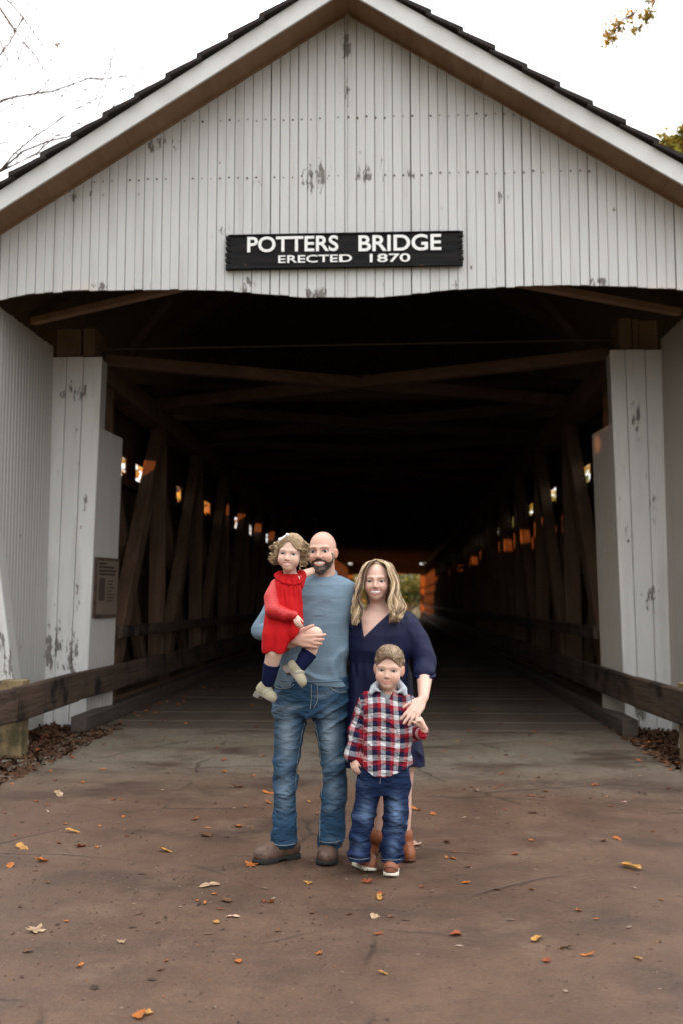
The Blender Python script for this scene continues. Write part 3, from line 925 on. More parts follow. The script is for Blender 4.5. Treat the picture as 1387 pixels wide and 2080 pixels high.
def leafy_tree(loc, h, rad, n, pal, seed, label, size=0.16, group='trees round the bridge', low=0.25):
    g = np.random.default_rng(seed)
    t = empty('autumn_tree', loc, label, 'tree', group)
    loc = np.array(loc, float)
    tr = MB(); tips = []
    pts = [loc + np.array([0.05 * h * math.sin(i * .9 + seed) * 0.3, 0.03 * h * math.cos(i * 1.3) * .3, h * 0.72 * i / 6]) for i in range(7)]
    tr.tube(pts, [0.03 * h * (1 - .11 * i) * 0.8 for i in range(7)], 8)
    for i in range(2, 7):
        for _ in range(3):
            an = g.uniform(0, 6.28)
            branching(pts[i], (math.cos(an), math.sin(an), g.uniform(0.2, 0.8)), rad * g.uniform(.5, .9), 0.012 * h * (1 - .09 * i), 1, g, tr, tips)
    tr.build('trunk', M['bark'], t, True)
    cen = [loc + np.array([0, 0, h * (low + (1 - low) * u_)]) for u_ in np.linspace(0.15, 0.9, 5)] + tips
    v, f, c = leaf_cloud(cen, (rad * .42, rad * .42, h * .09), n, size, pal, seed + 50, clump=rad * .13)
    link(bpy.data.objects.new('crown', np_mesh('crown', v, f, M['leaf'], False, c)), t)
    return t


# trees across the river and along both banks, seen through the far mouth and the strip under the eaves
spots = [(-8.6, 34, 10.5, 3.0, AUTUMN, 'orange tree seen through the first openings of the left wall'),
         (-9.8, 45, 11, 3.4, AUTUMN, 'dense orange tree seen through the strip on the left, middle of the bridge'),
         (9.0, 66, 9.5, 3.8, YELLOW, 'yellow tree seen through the strip in the right wall'),
         (9.5, 52, 10, 3.8, GREEN, 'yellow green tree by the far bank on the right'),
         (-3.8, 98, 8, 3.8, YELLOW, 'pale yellow tree beyond the far mouth of the bridge, left one'),
         (1.6, 102, 9, 4.2, GREEN, 'green tree filling the far mouth of the bridge'),
         (5.5, 96, 8, 3.6, GREEN, 'green tree right of the far mouth of the bridge'),
         (-2.2, 90, 3.2, 2.4, GREEN, 'low green bush at the foot of the far mouth, left one'),
         (1.8, 91, 3.0, 2.4, GREEN, 'low green bush at the foot of the far mouth, right one'),
         (7.6, 40, 10, 3.0, YELLOW, 'yellow tree close outside the right wall of the bridge')]
for i, (x, y, h, rd, pal, lab) in enumerate(spots):
    dip = np.clip((y - 16) / 12, 0, 1) * np.clip((76 - y) / 12, 0, 1)
    z = -0.13 - 4.2 * dip * dip * (3 - 2 * dip)
    leafy_tree((x, y, z), h - z * .8, rd, 4200, pal, 20 + i, lab, 0.15, low=.25 if h > 4 else .0)

# unseen trees added left of the approach to keep the evening sun off it
for i, (x, y, h, rd, pal, lab) in enumerate([
        (-15.5, -9.0, 12.0, 3.6, GREEN, 'broad green tree added out of view left of the approach, farthest behind the camera'),
        (-14.5, -4.6, 12.5, 3.5, GREEN, 'broad green tree added out of view left of the approach, second from the bridge'),
        (-13.8, -0.4, 12.5, 3.4, YELLOW, 'tall yellowing tree added out of view left of the approach'),
        (-14.5, 3.4, 12.0, 3.0, GREEN, 'tall green tree added out of view left of the approach, nearest the portal')]):
    leafy_tree((x, y, -0.1), h, rd, 6500 if i < 3 else 7200, pal, 60 + i, lab, 0.24, low=0.03)

# bare tree left of the portal: fine twigs against the sky
g = np.random.default_rng(5)
bt = empty('bare_tree', (-9.6, 15.2, -0.15), 'bare twiggy tree reaching over the left eave', 'tree')
trk, tips = MB(), []
trk.tube([(-9.6, 15.2, -0.15), (-9.5, 15.2, 2.5), (-9.2, 15.1, 5.0), (-8.9, 15.0, 7.2)], [0.2, 0.16, 0.13, 0.09], 8)
trk.build('trunk', M['bark'], bt, True)
tw, tips = MB(), []
for st, dr, L in (((-9.2, 15.1, 5.0), (1, -.1, 0.42), 3.6), ((-9.0, 15.05, 6.0), (1, -.1, .22), 3.7), ((-8.9, 15.0, 6.8), (1, -.1, .30), 3.6), ((-8.9, 15.0, 7.2), (1, 0, .55), 3.6), ((-8.9, 15, 7.0), (.9, .1, .85), 3.8), ((-8.9, 15.0, 7.2), (.2, .3, 1), 3), ((-9.2, 15.1, 5.5), (-.7, .3, .6), 3)):
    branching(st, dr, L, 0.034, 3, g, tw, tips, 0.5, 0.10, 7)
tw.build('crown', M['twig'], bt)
# one long limb of it droops into the top left corner with tiny buds
tw, tips = MB(), []
YB = 13.4
e0 = at(-40, -50, YB)
tw.tube([(-8.9, 15.0, 7.2), (-7.8, 14.6, 9.6), (-6.7, 14.0, 11.2), e0], [.05, .04, .03, .018], 6)
for a, b, c_ in (((-40, -50), (35, 75), (78, 118)), ((-40, -50), (60, 30), (100, 120)), ((-40, -50), (8, 30), (40, 80)), ((-40, -50), (-10, 60), (20, 130))):
    pts = [at(*p, YB) for p in (a, b, c_)]
    pts = [np.array(pts[0]) * (1 - t_) ** 2 + 2 * np.array(pts[1]) * t_ * (1 - t_) + np.array(pts[2]) * t_ ** 2 for t_ in np.linspace(0, 1, 7)]
    tw.tube(pts, np.linspace(.015, .005, 7), 5)
    for i in (2, 3, 4, 5, 6):
        branching(pts[i], (g.normal(0.5, .5), g.normal(0, .4), g.normal(-.4, .5)), .5, .005, 1, g, tw, tips, .6, 0, 4)
tw.build('drooping_limb', M['twig'], bt)
v, f, c = leaf_cloud(tips, (.03, .03, .03), 90, .018, [(0.16, .10, .09), (.12, .09, .06)], 8, .05)
tag(link(bpy.data.objects.new('buds', np_mesh('buds', v, f, M['leaf'], False, c)), bt), kind='stuff')

# birch-like tree right of the bridge: two leafy sprays reach into the frame
rt = empty('birch_tree', (9.2, 14.0, -0.15), 'yellow leaved tree whose sprays reach in at the right edge', 'tree')
trk = MB()
trk.tube([(9.2, 14, -0.15), (9.0, 14, 3), (8.6, 13.9, 6), (8.2, 13.8, 9.5)], [0.2, .16, .12, .06], 8)
trk.build('trunk', M['bark'], rt, True)
tw, lv, lf, lc, nv = MB(), [], [], [], 0
sprays = [([(1500, -60), (1330, -15), (1290, 25), (1240, 60), (1225, 92)], 13.0), ([(1340, -30), (1322, 20), (1312, 50), (1290, 74)], 13.0), ([(1290, 25), (1262, 40), (1240, 76)], 13.0),
          ([(1490, 330), (1420, 318), (1375, 300), (1345, 292)], 12.6), ([(1480, 350), (1410, 330), (1370, 318), (1350, 306)], 12.5), ([(1440, 350), (1390, 340), (1368, 326)], 12.4), ([(1430, 230), (1400, 265), (1378, 290)], 12.6)]
for j, (pts, Y) in enumerate(sprays):
    p = np.array([at(*q, Y) for q in pts])
    tt = np.linspace(0, 1, 14)
    q = np.stack([np.interp(tt, np.linspace(0, 1, len(p)), p[:, i]) for i in range(3)], 1)
    if j in (0, 3): q = np.concatenate([[(8.3, 13.8, 8.4 if j == 0 else 5.5)], q])
    tw.tube(q, np.linspace(.012, .003, len(q)), 5)
    dens = 80 if j < 3 else 170
    v, f, c = leaf_cloud(q[4:], (.05, .05, .06), dens * 2, .030 if j < 3 else .042, [(0.34, .22, .02), (.24, .20, .02), (.12, .14, .02), (.40, .26, .03)], 90 + j, .05)
    lv.append(v); lf.append(f + nv); lc.append(c); nv += len(v)
cen = [(9.5 + g.normal(0, 1.3), 14 + g.normal(0, 1.3), 7 + g.normal(0, 1.8)) for _ in range(30)]
v, f, c = leaf_cloud(cen, (.6, .6, .6), 2500, .06, YELLOW, 99, .3)
lv.append(v); lf.append(f + nv); lc.append(c)
tw.build('branches', M['twig'], rt)
link(bpy.data.objects.new('crown', np_mesh('crown', np.concatenate(lv), np.concatenate(lf), M['leaf'], False, np.concatenate(lc))), rt)

# unseen hedge added to stop low sun leaking under those trees
hg = empty('hedge', (-9.5, -3.0, -0.13), 'long green hedge added out of view left of the approach to block low sun', 'hedge')
core = MB()
for yy in np.arange(-14, 8.4, 1.6):
    core.tube([(-9.5, yy, -.13), (-9.45, yy + .1, 1.0), (-9.6, yy + .2, 2.0)], [.05, .04, .02], 6)
tag(core.build('stems', M['bark'], hg), kind='stuff')
cen = [(-9.5, yy, zz) for yy in np.arange(-14.5, 8.6, .5) for zz in (.25, .7, 1.15, 1.6, 2.1, 2.6)]
v, f, c = leaf_cloud(cen, (.35, .3, .25), 26000, .17, GREEN, 71, .26)
link(bpy.data.objects.new('foliage', np_mesh('foliage', v, f, M['leaf'], False, c)), hg)

# ------------------------------------------------------------------ people: sculpted as distance fields, meshed by surface nets
def seg_d(P, a, b, ra, rb):
    a = np.asarray(a, np.float32); b = np.asarray(b, np.float32)
    ab = b - a
    t = np.clip(((P - a) @ ab) / max(float(ab @ ab), 1e-9), 0, 1)
    q = P - a - t[:, None] * ab
    return np.sqrt((q * q).sum(1)) - (ra + (rb - ra) * t)


def fnoise(P, f, seed, n=4):
    g = np.random.default_rng(seed)
    f = np.asarray(f, np.float32) * np.ones(3, np.float32)
    o = np.zeros(len(P), np.float32)
    Q = P * f
    for _ in range(n):
        d1, d2 = g.normal(0, 1, 3), g.normal(0, 1, 3)
        d1 /= np.linalg.norm(d1)
        o += np.sin(Q @ d1.astype(np.float32) * g.uniform(.7, 1.5) + g.uniform(0, 6.28) + 1.4 * np.sin(Q @ d2.astype(np.float32) * .45 + g.uniform(0, 6.28)))
    return o / n


def ridge(P, f, seed):
    return np.clip(1 - 2.6 * np.abs(fnoise(P, f, seed, 3)), -.35, 1)


class Field:
    def __init__(s): s.ops = []

    def op(s, mode, fn, lo, hi, k):
        s.ops.append((mode, fn, np.asarray(lo, np.float32), np.asarray(hi, np.float32), k)); return s

    def chain(s, pts, rad, k=0.02, mode='u'):
        pts = np.asarray(pts, np.float32); rad = list(rad) if not np.isscalar(rad) else [rad] * len(pts)
        m_ = max(rad)

        def fn(P):
            d = seg_d(P, pts[0], pts[1], rad[0], rad[1])
            for i in range(1, len(pts) - 1):
                d = np.minimum(d, seg_d(P, pts[i], pts[i + 1], rad[i], rad[i + 1]))
            return d
        return s.op(mode, fn, pts.min(0) - m_, pts.max(0) + m_, k)

    def ball(s, c, r, k=0.01, mode='u'): return s.chain([c, np.asarray(c) + 1e-4], r, k, mode)

    def ell(s, c, r, k=0.02, mode='u', rot=None):
        c, r = np.asarray(c, np.float32), np.asarray(r, np.float32)
        rot = np.eye(3, dtype=np.float32) if rot is None else np.asarray(rot, np.float32)

        def fn(P):
            q = ((P - c) @ rot) / r
            k0 = np.sqrt((q * q).sum(1)) + 1e-6
            q = q / r
            return k0 * (k0 - 1) / (np.sqrt((q * q).sum(1)) + 1e-6)
        m_ = r.max()
        return s.op(mode, fn, c - m_, c + m_, k)

    def loft(s, z, cx, cy, rx, ry, k=0.02, mode='u', e=2.4):
        z, cx, cy, rx, ry = [np.asarray(a_, np.float32) for a_ in (z, cx, cy, rx, ry)]
        i = np.argsort(z); z, cx, cy, rx, ry = z[i], cx[i], cy[i], rx[i], ry[i]

        def fn(P):
            zz = np.clip(P[:, 2], z[0], z[-1])
            X, Yc, A, B = [np.interp(zz, z, a_).astype(np.float32) for a_ in (cx, cy, rx, ry)]
            q = (np.abs((P[:, 0] - X) / A) ** e + np.abs((P[:, 1] - Yc) / B) ** e + 1e-9) ** (1 / e)
            d = (q - 1) * np.minimum(A, B)
            return np.maximum(d, np.abs(P[:, 2] - (z[0] + z[-1]) / 2) - (z[-1] - z[0]) / 2)
        return s.op(mode, fn, (cx.min() - rx.max(), cy.min() - ry.max(), z[0]), (cx.max() + rx.max(), cy.max() + ry.max(), z[-1]), k)

    def plane(s, p, nrm, k=0.004):
        """cut away everything on the side nrm points to"""
        p, nrm = np.asarray(p, np.float32), np.asarray(nrm, np.float32) / np.linalg.norm(nrm)
        return s.op('s', lambda P: -((P - p) @ nrm), (-99, -99, -99), (99, 99, 99), k)

    def disp(s, fn): return s.op('d', fn, (-99, -99, -99), (99, 99, 99), 0)

    def custom(s, mode, fn, lo, hi, k): return s.op(mode, fn, lo, hi, k)

    def eval(s, P, sel_c=None, half=None):
        D = np.full(P.shape[:-1], 9.0, np.float32)
        for mode, fn, lo, hi, k in s.ops:
            if sel_c is None:
                idx = slice(None)
            else:
                pad = half + k + 0.012
                idx = np.nonzero(((sel_c > lo - pad) & (sel_c < hi + pad)).all(1))[0]
                if len(idx) == 0: continue
            A = D[idx]
            v = fn(P[idx].reshape(-1, 3)).astype(np.float32).reshape(A.shape)
            if mode == 'd': A = A + v
            elif mode == 'u':
                if k > 0: A = np.minimum(A, v) - np.maximum(k - np.abs(A - v), 0) ** 2 / (4 * k)
                else: A = np.minimum(A, v)
            else:
                if mode == 's': v = -v
                if k > 0: A = np.maximum(A, v) + np.maximum(k - np.abs(A - v), 0) ** 2 / (4 * k)
                else: A = np.maximum(A, v)
            D[idx] = A
        return D

    def surface(s, h):
        us = [o for o in s.ops if o[0] == 'u']
        lo = np.min([o[2] for o in us], 0) - 0.03
        hi = np.max([o[3] for o in us], 0) + 0.03
        B = 8
        nb = np.ceil((hi - lo) / (B * h)).astype(int)
        I = np.stack(np.meshgrid(*[np.arange(n_) for n_ in nb], indexing='ij'), -1).reshape(-1, 3)
        cen = (lo + (I + 0.5) * B * h).astype(np.float32)
        Dc = s.eval(cen)
        act = np.abs(Dc) < B * h * 0.87 * 1.25 + 0.012
        I, cen = I[act], cen[act]
        loc = np.stack(np.meshgrid(*[np.arange(B + 1)] * 3, indexing='ij'), -1).reshape(-1, 3)
        P = (lo + (I[:, None] * B + loc[None]) * h).astype(np.float32)
        V = s.eval(P, cen, B * h / 2 * 1.02).reshape(-1, B + 1, B + 1, B + 1)
        N = (nb * B + 2).astype(np.int64)

        def key(c): return (c[:, 0] * N[1] + c[:, 1]) * N[2] + c[:, 2]
        ins = V < 0
        cnt = sum(ins[:, i:i + B, j:j + B, k:k + B].astype(np.int8) for i in (0, 1) for j in (0, 1) for k in (0, 1))
        b, i, j, k = np.nonzero((cnt > 0) & (cnt < 8))
        gc = I[b].astype(np.int64) * B + np.stack([i, j, k], 1)
        offs = [(0, 0, 0), (1, 0, 0), (0, 1, 0), (1, 1, 0), (0, 0, 1), (1, 0, 1), (0, 1, 1), (1, 1, 1)]
        cv = np.stack([V[b, i + o[0], j + o[1], k + o[2]] for o in offs], 1)
        acc = np.zeros((len(b), 3)); num = np.zeros(len(b))
        for p_, q_ in ((0, 1), (2, 3), (4, 5), (6, 7), (0, 2), (1, 3), (4, 6), (5, 7), (0, 4), (1, 5), (2, 6), (3, 7)):
            a_, c_ = cv[:, p_], cv[:, q_]
            m_ = (a_ < 0) != (c_ < 0)
            t = a_[m_] / (a_[m_] - c_[m_])
            acc[m_] += np.array(offs[p_]) + t[:, None] * (np.array(offs[q_]) - np.array(offs[p_])); num[m_] += 1
        vert = lo + (gc + acc / num[:, None]) * h
        kk = key(gc)
        order = np.argsort(kk); kk = kk[order]; vert = vert[order]
        quads = []
        for ax in range(3):
            sl0 = [slice(None), slice(0, B), slice(0, B), slice(0, B)]
            sl1 = list(sl0); sl1[ax + 1] = slice(1, B + 1)
            A0, A1 = ins[tuple(sl0)], ins[tuple(sl1)]
            b, i, j, k = np.nonzero(A0 != A1)
            g_ = I[b].astype(np.int64) * B + np.stack([i, j, k], 1)
            flip = A0[b, i, j, k]
            u_, w_ = [(1, 2), (2, 0), (0, 1)][ax]
            q = []
            for du, dw in ((0, 0), (-1, 0), (-1, -1), (0, -1)):
                c = g_.copy(); c[:, u_] += du; c[:, w_] += dw
                q.append(key(c))
            q = np.stack(q, 1)
            q[~flip] = q[~flip][:, ::-1]
            quads.append(q)
        q = np.concatenate(quads)
        ix = np.searchsorted(kk, q); ix = np.clip(ix, 0, len(kk) - 1)
        ok = (kk[ix] == q).all(1)
        return vert, ix[ok]

    def march(s, x, y, y0=4.9, y1=6.3, back=0.0):
        """where the line of sight through photo pixel x, y meets this surface"""
        d = ray(x, y)
        ts = np.linspace(y0, y1, 420) / d[1]
        P = (_c + ts[:, None] * d).astype(np.float32)
        D = s.eval(P)
        i = np.argmax(D < 0) if (D < 0).any() else int(np.argmin(D))
        return _c + (ts[max(i - 1, 0)] - back) * d


def solid(name, F, h, mat, parent, colfn=None, attrs=None, label=None):
    v, f = F.surface(h)
    vv = v.astype(np.float32)
    cols = None
    if colfn is not None:
        cols = colfn(vv) if callable(colfn) else np.tile(np.array(colfn, float), (len(v), 1))
    me = np_mesh(name, v, f, mat, True, cols, {k_: fn(vv) for k_, fn in (attrs or {}).items()})
    o = link(bpy.data.objects.new(name, me), parent)
    if label: o['label'] = label
    return o


def lerp_col(c, m_, d): return c * (1 - m_[:, None]) + np.array(d) * m_[:, None]
def sm(x, a, b):
    t = np.clip((x - a) / (b - a), 0, 1); return t * t * (3 - 2 * t)


def rows(rs, Y0):
    """loft rows given as photo row, left edge, right edge, half depth, depth shift"""
    z, cx, cy, rx, ry = [], [], [], [], []
    for y, xl, xr, hd, dy in rs:
        a, b = at(xl, y, Y0), at(xr, y, Y0)
        z.append((a[2] + b[2]) / 2); cx.append((a[0] + b[0]) / 2); cy.append(Y0 + dy); rx.append((b[0] - a[0]) / 2); ry.append(hd)
    return z, cx, cy, rx, ry


def rot3(yaw, pitch, roll):
    return np.array(Matrix.Rotation(yaw, 3, 'Z') @ Matrix.Rotation(pitch, 3, 'X') @ Matrix.Rotation(roll, 3, 'Y'), np.float32)


class Head:
    """head in its own frame: x to the image right, -y out of the face, z from chin 0 to crown 1"""
    def __init__(s, c, size, yaw=0, pitch=0, roll=0, child=False, jaw=0.27, mouth='smile', ear=1.0, wide=1.0):
        s.c, s.s, s.R = np.asarray(c, np.float32), size, rot3(yaw, pitch, roll)
        s.child, s.jaw, s.mouth, s.ear, s.wide = child, jaw, mouth, ear, wide
        s.ez = 0.465 if child else 0.50
        s.ex = 0.152 * wide
        s.mz = 0.185 if child else 0.205
        s.my = -0.335
        w = {'smile': .145, 'grin': .152, 'soft': .122, 'child': .108}[mouth]
        rise = {'smile': 0.034, 'grin': 0.046, 'soft': 0.024, 'child': 0.032}[mouth]
        s.curve = [(-w, s.my + 0.055, s.mz + rise), (-w * .55, s.my + 0.012, s.mz + rise * .28), (0, s.my - 0.006, s.mz), (w * .55, s.my + 0.012, s.mz + rise * .28), (w, s.my + 0.055, s.mz + rise)]
        s.open = {'smile': 0.031, 'grin': 0.036, 'soft': 0.0, 'child': 0.022}[mouth]

    def w(s, p): return s.c + s.s * (s.R @ np.asarray(p, np.float32))
    def loc(s, P): return ((P - s.c) @ s.R) / s.s

    def build(s, F):
        S_, W = s.s, s.w
        F.ell(W((0, .09, .615)), np.array([.325 * s.wide, .405, .385]) * S_, 0.01, rot=s.R)
        F.ell(W((0, -.075, .37)), np.array([s.jaw, .265, .365]) * S_, 0.10 * S_, rot=s.R)
        F.ell(W((0, -.215, .095)), np.array([.115, .115, .095]) * S_, 0.12 * S_, rot=s.R)
        for q in (-1, 1):
            F.ell(W((q * .165, -.20, .345 if not s.child else .30)), np.array([.125, .12, .12 if not s.child else .14]) * S_, 0.10 * S_, rot=s.R)
            F.chain([W((q * .05, -.315 if not s.child else -.295, s.ez + .085)), W((q * .20, -.265 if not s.child else -.25, s.ez + .085))], .042 * S_, .06 * S_)
            F.ball(W((q * s.ex, -.375 if not s.child else -.385, s.ez + .005)), (.085 if not s.child else .07) * S_, .06 * S_, 's')
            F.ball(W((q * s.ex, -.218, s.ez)), .083 * S_, .02 * S_)
        ch = s.child
        tip = .36 if not ch else .322
        py_ = -.405 if not ch else -.378
        F.chain([W((0, -.325 if not ch else -.305, s.ez + (.03 if not ch else .0))), W((0, py_, tip + .025))], [(.03 if not ch else .024) * S_, (.042 if not ch else .034) * S_], .05 * S_)
        F.ball(W((0, py_ - .008, tip + .005)), (.043 if not ch else .040) * S_, .025 * S_)
        for q in (-1, 1):
            F.ball(W((q * (.052 if not ch else .042), -.365 if not ch else -.345, tip - .01)), (.034 if not ch else .028) * S_, .03 * S_)
            F.ball(W((q * .028, py_, tip - .045)), (.014 if not ch else .009) * S_, .01 * S_, 's')
        # lips
        up = [W((x, y - .006, z + .026 + s.open * .7 - abs(x) * .09)) for x, y, z in s.curve]
        dn = [W((x, y - .006, z - .026 - s.open * .8 + abs(x) * .18)) for x, y, z in s.curve]
        F.chain(up, [.007 * S_, .013 * S_, .015 * S_, .013 * S_, .007 * S_], .02 * S_)
        F.chain(dn, [.007 * S_, .016 * S_, .020 * S_, .016 * S_, .007 * S_], .02 * S_)
        mid = [W((x, y - .02, z)) for x, y, z in s.curve]
        if s.open > 0:
            F.chain(mid, [.006 * S_, s.open * 1.0 * S_, s.open * 1.25 * S_, s.open * S_, .006 * S_], .008 * S_, 's')
        else:
            F.chain(mid, [.004 * S_, .007 * S_, .007 * S_, .007 * S_, .004 * S_], .008 * S_, 's')
        if not ch and s.open > 0:      # smile folds from the nose to the mouth corners
            for q in (-1, 1):
                F.chain([W((q * .085, -.345, .345)), W((q * .150, -.325, .275)), W((q * .178, -.30, .205))], [.008 * S_, .013 * S_, .008 * S_], .03 * S_, 's')
        for q in (-1, 1):   # eye slits
            F.ell(W((q * s.ex, -.335, s.ez)), np.array([.066, .085, .026 if not s.mouth == 'grin' else .017]) * S_, .006 * S_, 's', rot=s.R)
            e = s.ear
            F.ell(W((q * (.318 * s.wide + .02 * e), .05, .45)), np.array([.038, .075, .125]) * S_ * e, .03 * S_, rot=s.R @ rot3(-q * .45, 0, q * .12))
            F.ell(W((q * (.35 * s.wide + .03 * e), .02, .455)), np.array([.022, .042, .075]) * S_ * e, .012 * S_, 's', rot=s.R @ rot3(-q * .45, 0, 0))

    def colour(s, P, col, skin, lip, brow, brow_a=0.8, blush=0.25):
        L = s.loc(P)
        x, y, z = L[:, 0], L[:, 1], L[:, 2]
        inh = ((np.abs(x) < .45) & (y > -.55) & (y < .6) & (z > -.02) & (z < 1.1)).astype(float)
        front = inh * sm(-y, .05, .15)
        for q in (-1, 1):
            g_ = np.exp(-(((x - q * .19) / .10) ** 2 + ((z - (.33 if not s.child else .29)) / .09) ** 2)) * front
            col = lerp_col(col, blush * g_, np.array(skin) * np.array([1.05, .72, .68]))
            ea = inh * sm(np.abs(x), .31 * s.wide, .36 * s.wide) * sm(z, .25, .3)
            col = lerp_col(col, .35 * ea, np.array(skin) * np.array([1.0, .66, .58]))
            # brow
            t = (x * q - .065) / .19
            arch = s.ez + .084 + .016 * np.sin(np.clip(t, 0, 1) * 2.7)
            bm_ = sm(-np.abs(z - arch), -.020, -.006) * ((t > -.05) & (t < 1.02)) * front
            col = lerp_col(col, brow_a * bm_, brow)
            # lash line and lids
            ea_ = np.sqrt(((x - q * s.ex) / .075) ** 2 + ((z - s.ez) / (.034 if not s.mouth == 'grin' else .026)) ** 2)
            lash = sm(-np.abs(ea_ - 1.0), -.28, -.08) * front * np.where(z > s.ez, 1.0, .35)
            col = lerp_col(col, .85 * lash, np.array(brow) * .28)
        nt_ = np.exp(-((x / .07) ** 2 + ((z - .345) / .06) ** 2)) * inh * sm(-y, .34, .40)
        col = lerp_col(col, .3 * nt_, np.array(skin) * np.array([1.03, .72, .68]))
        cv = np.array(s.curve)
        zc = np.interp(x, cv[:, 0], cv[:, 2])
        wid = np.clip(1 - (np.abs(x) / (cv[-1, 0] * 1.02)) ** 2.5, 0, 1)
        lp = sm(-np.abs(z - zc), -(.042 + s.open) * np.sqrt(wid) - .004, -(.028 + s.open) * np.sqrt(wid)) * (wid > 0) * front * sm(-y, .24, .27)
        col = lerp_col(col, .8 * lp, lip)
        return col

    def details(s, parent, iris, teeth=True):
        """eyeballs with iris and pupil, and the teeth"""
        for q in (-1, 1):
            m_ = []
            n1, n2 = 24, 16
            c = s.w((q * s.ex, -.222, s.ez))
            th, ph = np.meshgrid(np.linspace(0, math.pi, n2), np.linspace(0, 2 * math.pi, n1, endpoint=False), indexing='ij')
            d = np.stack([np.sin(th) * np.cos(ph), -np.cos(th), np.sin(th) * np.sin(ph)], -1).reshape(-1, 3)
            v = c + s.s * .079 * (d @ s.R.T)
            i = (np.arange(n2 - 1)[:, None] * n1 + np.arange(n1)[None]); j = (np.arange(n2 - 1)[:, None] * n1 + (np.arange(n1)[None] + 1) % n1)
            f = np.stack([i.ravel(), j.ravel(), (j + n1).ravel(), (i + n1).ravel()], 1)
            # a dense disc of iris colour: by angle from the gaze axis
            gaze = np.array([0.0, -1, 0.0])
            an = np.degrees(np.arccos(np.clip(d @ gaze, -1, 1)))
            col = np.tile(np.array([.62, .60, .58]), (len(v), 1))
            col[an < 25] = np.array(iris) * .45; col[an < 13] = (.01, .01, .012)
            link(bpy.data.objects.new('eye', np_mesh('eye', v, f, M['eye'], True, col)), parent)
        if teeth and s.open > 0:
            T = Field()
            off = [(x * .95, y + (.029 if s.child else .031), z + .012) for x, y, z in s.curve]
            T.chain([s.w(p) for p in off], [.012 * s.s, (s.open * .95 + .010) * s.s, (s.open + .014) * s.s, (s.open * .95 + .010) * s.s, .012 * s.s], 0)
            solid('teeth', T, .0025, M['teeth'], parent)


def hand(F, wrist, along, thumb_side, L, curls, splay=0.05, thumb=(0.6, 0.3), back=0.0, k=0.006, lens=(1, 1, 1, 1)):
    """palm, four fingers and a thumb. along: wrist to knuckles; thumb_side: direction of the thumb; the palm faces along x thumb_side"""
    z = np.asarray(along, float); z /= np.linalg.norm(z)
    x = np.asarray(thumb_side, float); x = x - z * (x @ z); x /= np.linalg.norm(x)
    y = np.cross(z, x) if back == 0 else -np.cross(z, x)                       # y: towards the palm side
    w = np.asarray(wrist, float)
    def W(a, b, c): return w + L * (x * a + y * b + z * c)
    F.chain([W(.0, 0, -.08), W(.09, 0, .22), W(.14, 0, .50)], [.13 * L, .095 * L, .068 * L], .05 * L)
    F.chain([W(0, 0, -.05), W(0, -.005, .50)], [.11 * L, .078 * L], .05 * L)
    F.chain([W(-.02, 0, 0), W(-.12, 0, .25), W(-.13, 0, .46)], [.11 * L, .085 * L, .065 * L], .05 * L)
    kn = [(.155, .53, .40, .056), (.052, .56, .44, .057), (-.050, .54, .41, .054), (-.145, .49, .33, .047)]
    for i, (kx, kz, fl, fr) in enumerate(kn):
        c = curls[i] if not np.isscalar(curls[0]) else curls
        p = W(kx, 0, kz)
        ang, pts, rr = 0.0, [W(kx * .85, 0, kz - .16), p], [fr * L * 1.1, fr * L * 1.05]
        sp = splay * (1.5 - i)
        for j, fr_ in enumerate((.44, .31, .25)):
            ang += c[j]
            d = z * math.cos(ang) + y * math.sin(ang) + x * sp
            p = p + d * fl * fr_ * L * lens[i]
            pts.append(p); rr.append(fr * L * (.95 - .09 * j))
        F.chain(pts, rr, k)
    p0, a, b = W(.11, .02, .10), thumb[0], thumb[1]
    d1 = x * math.sin(a) + z * math.cos(a) + y * b
    p1 = p0 + d1 * .26 * L
    d2 = x * math.sin(a * .6) + z * math.cos(a * .6) + y * (b + .15)
    p2 = p1 + d2 * .17 * L
    d3 = x * math.sin(a * .45) + z * math.cos(a * .45) + y * (b + .2)
    F.chain([p0, p1, p2, p2 + d3 * .11 * L], [.085 * L, .062 * L, .053 * L, .044 * L], .03 * L)


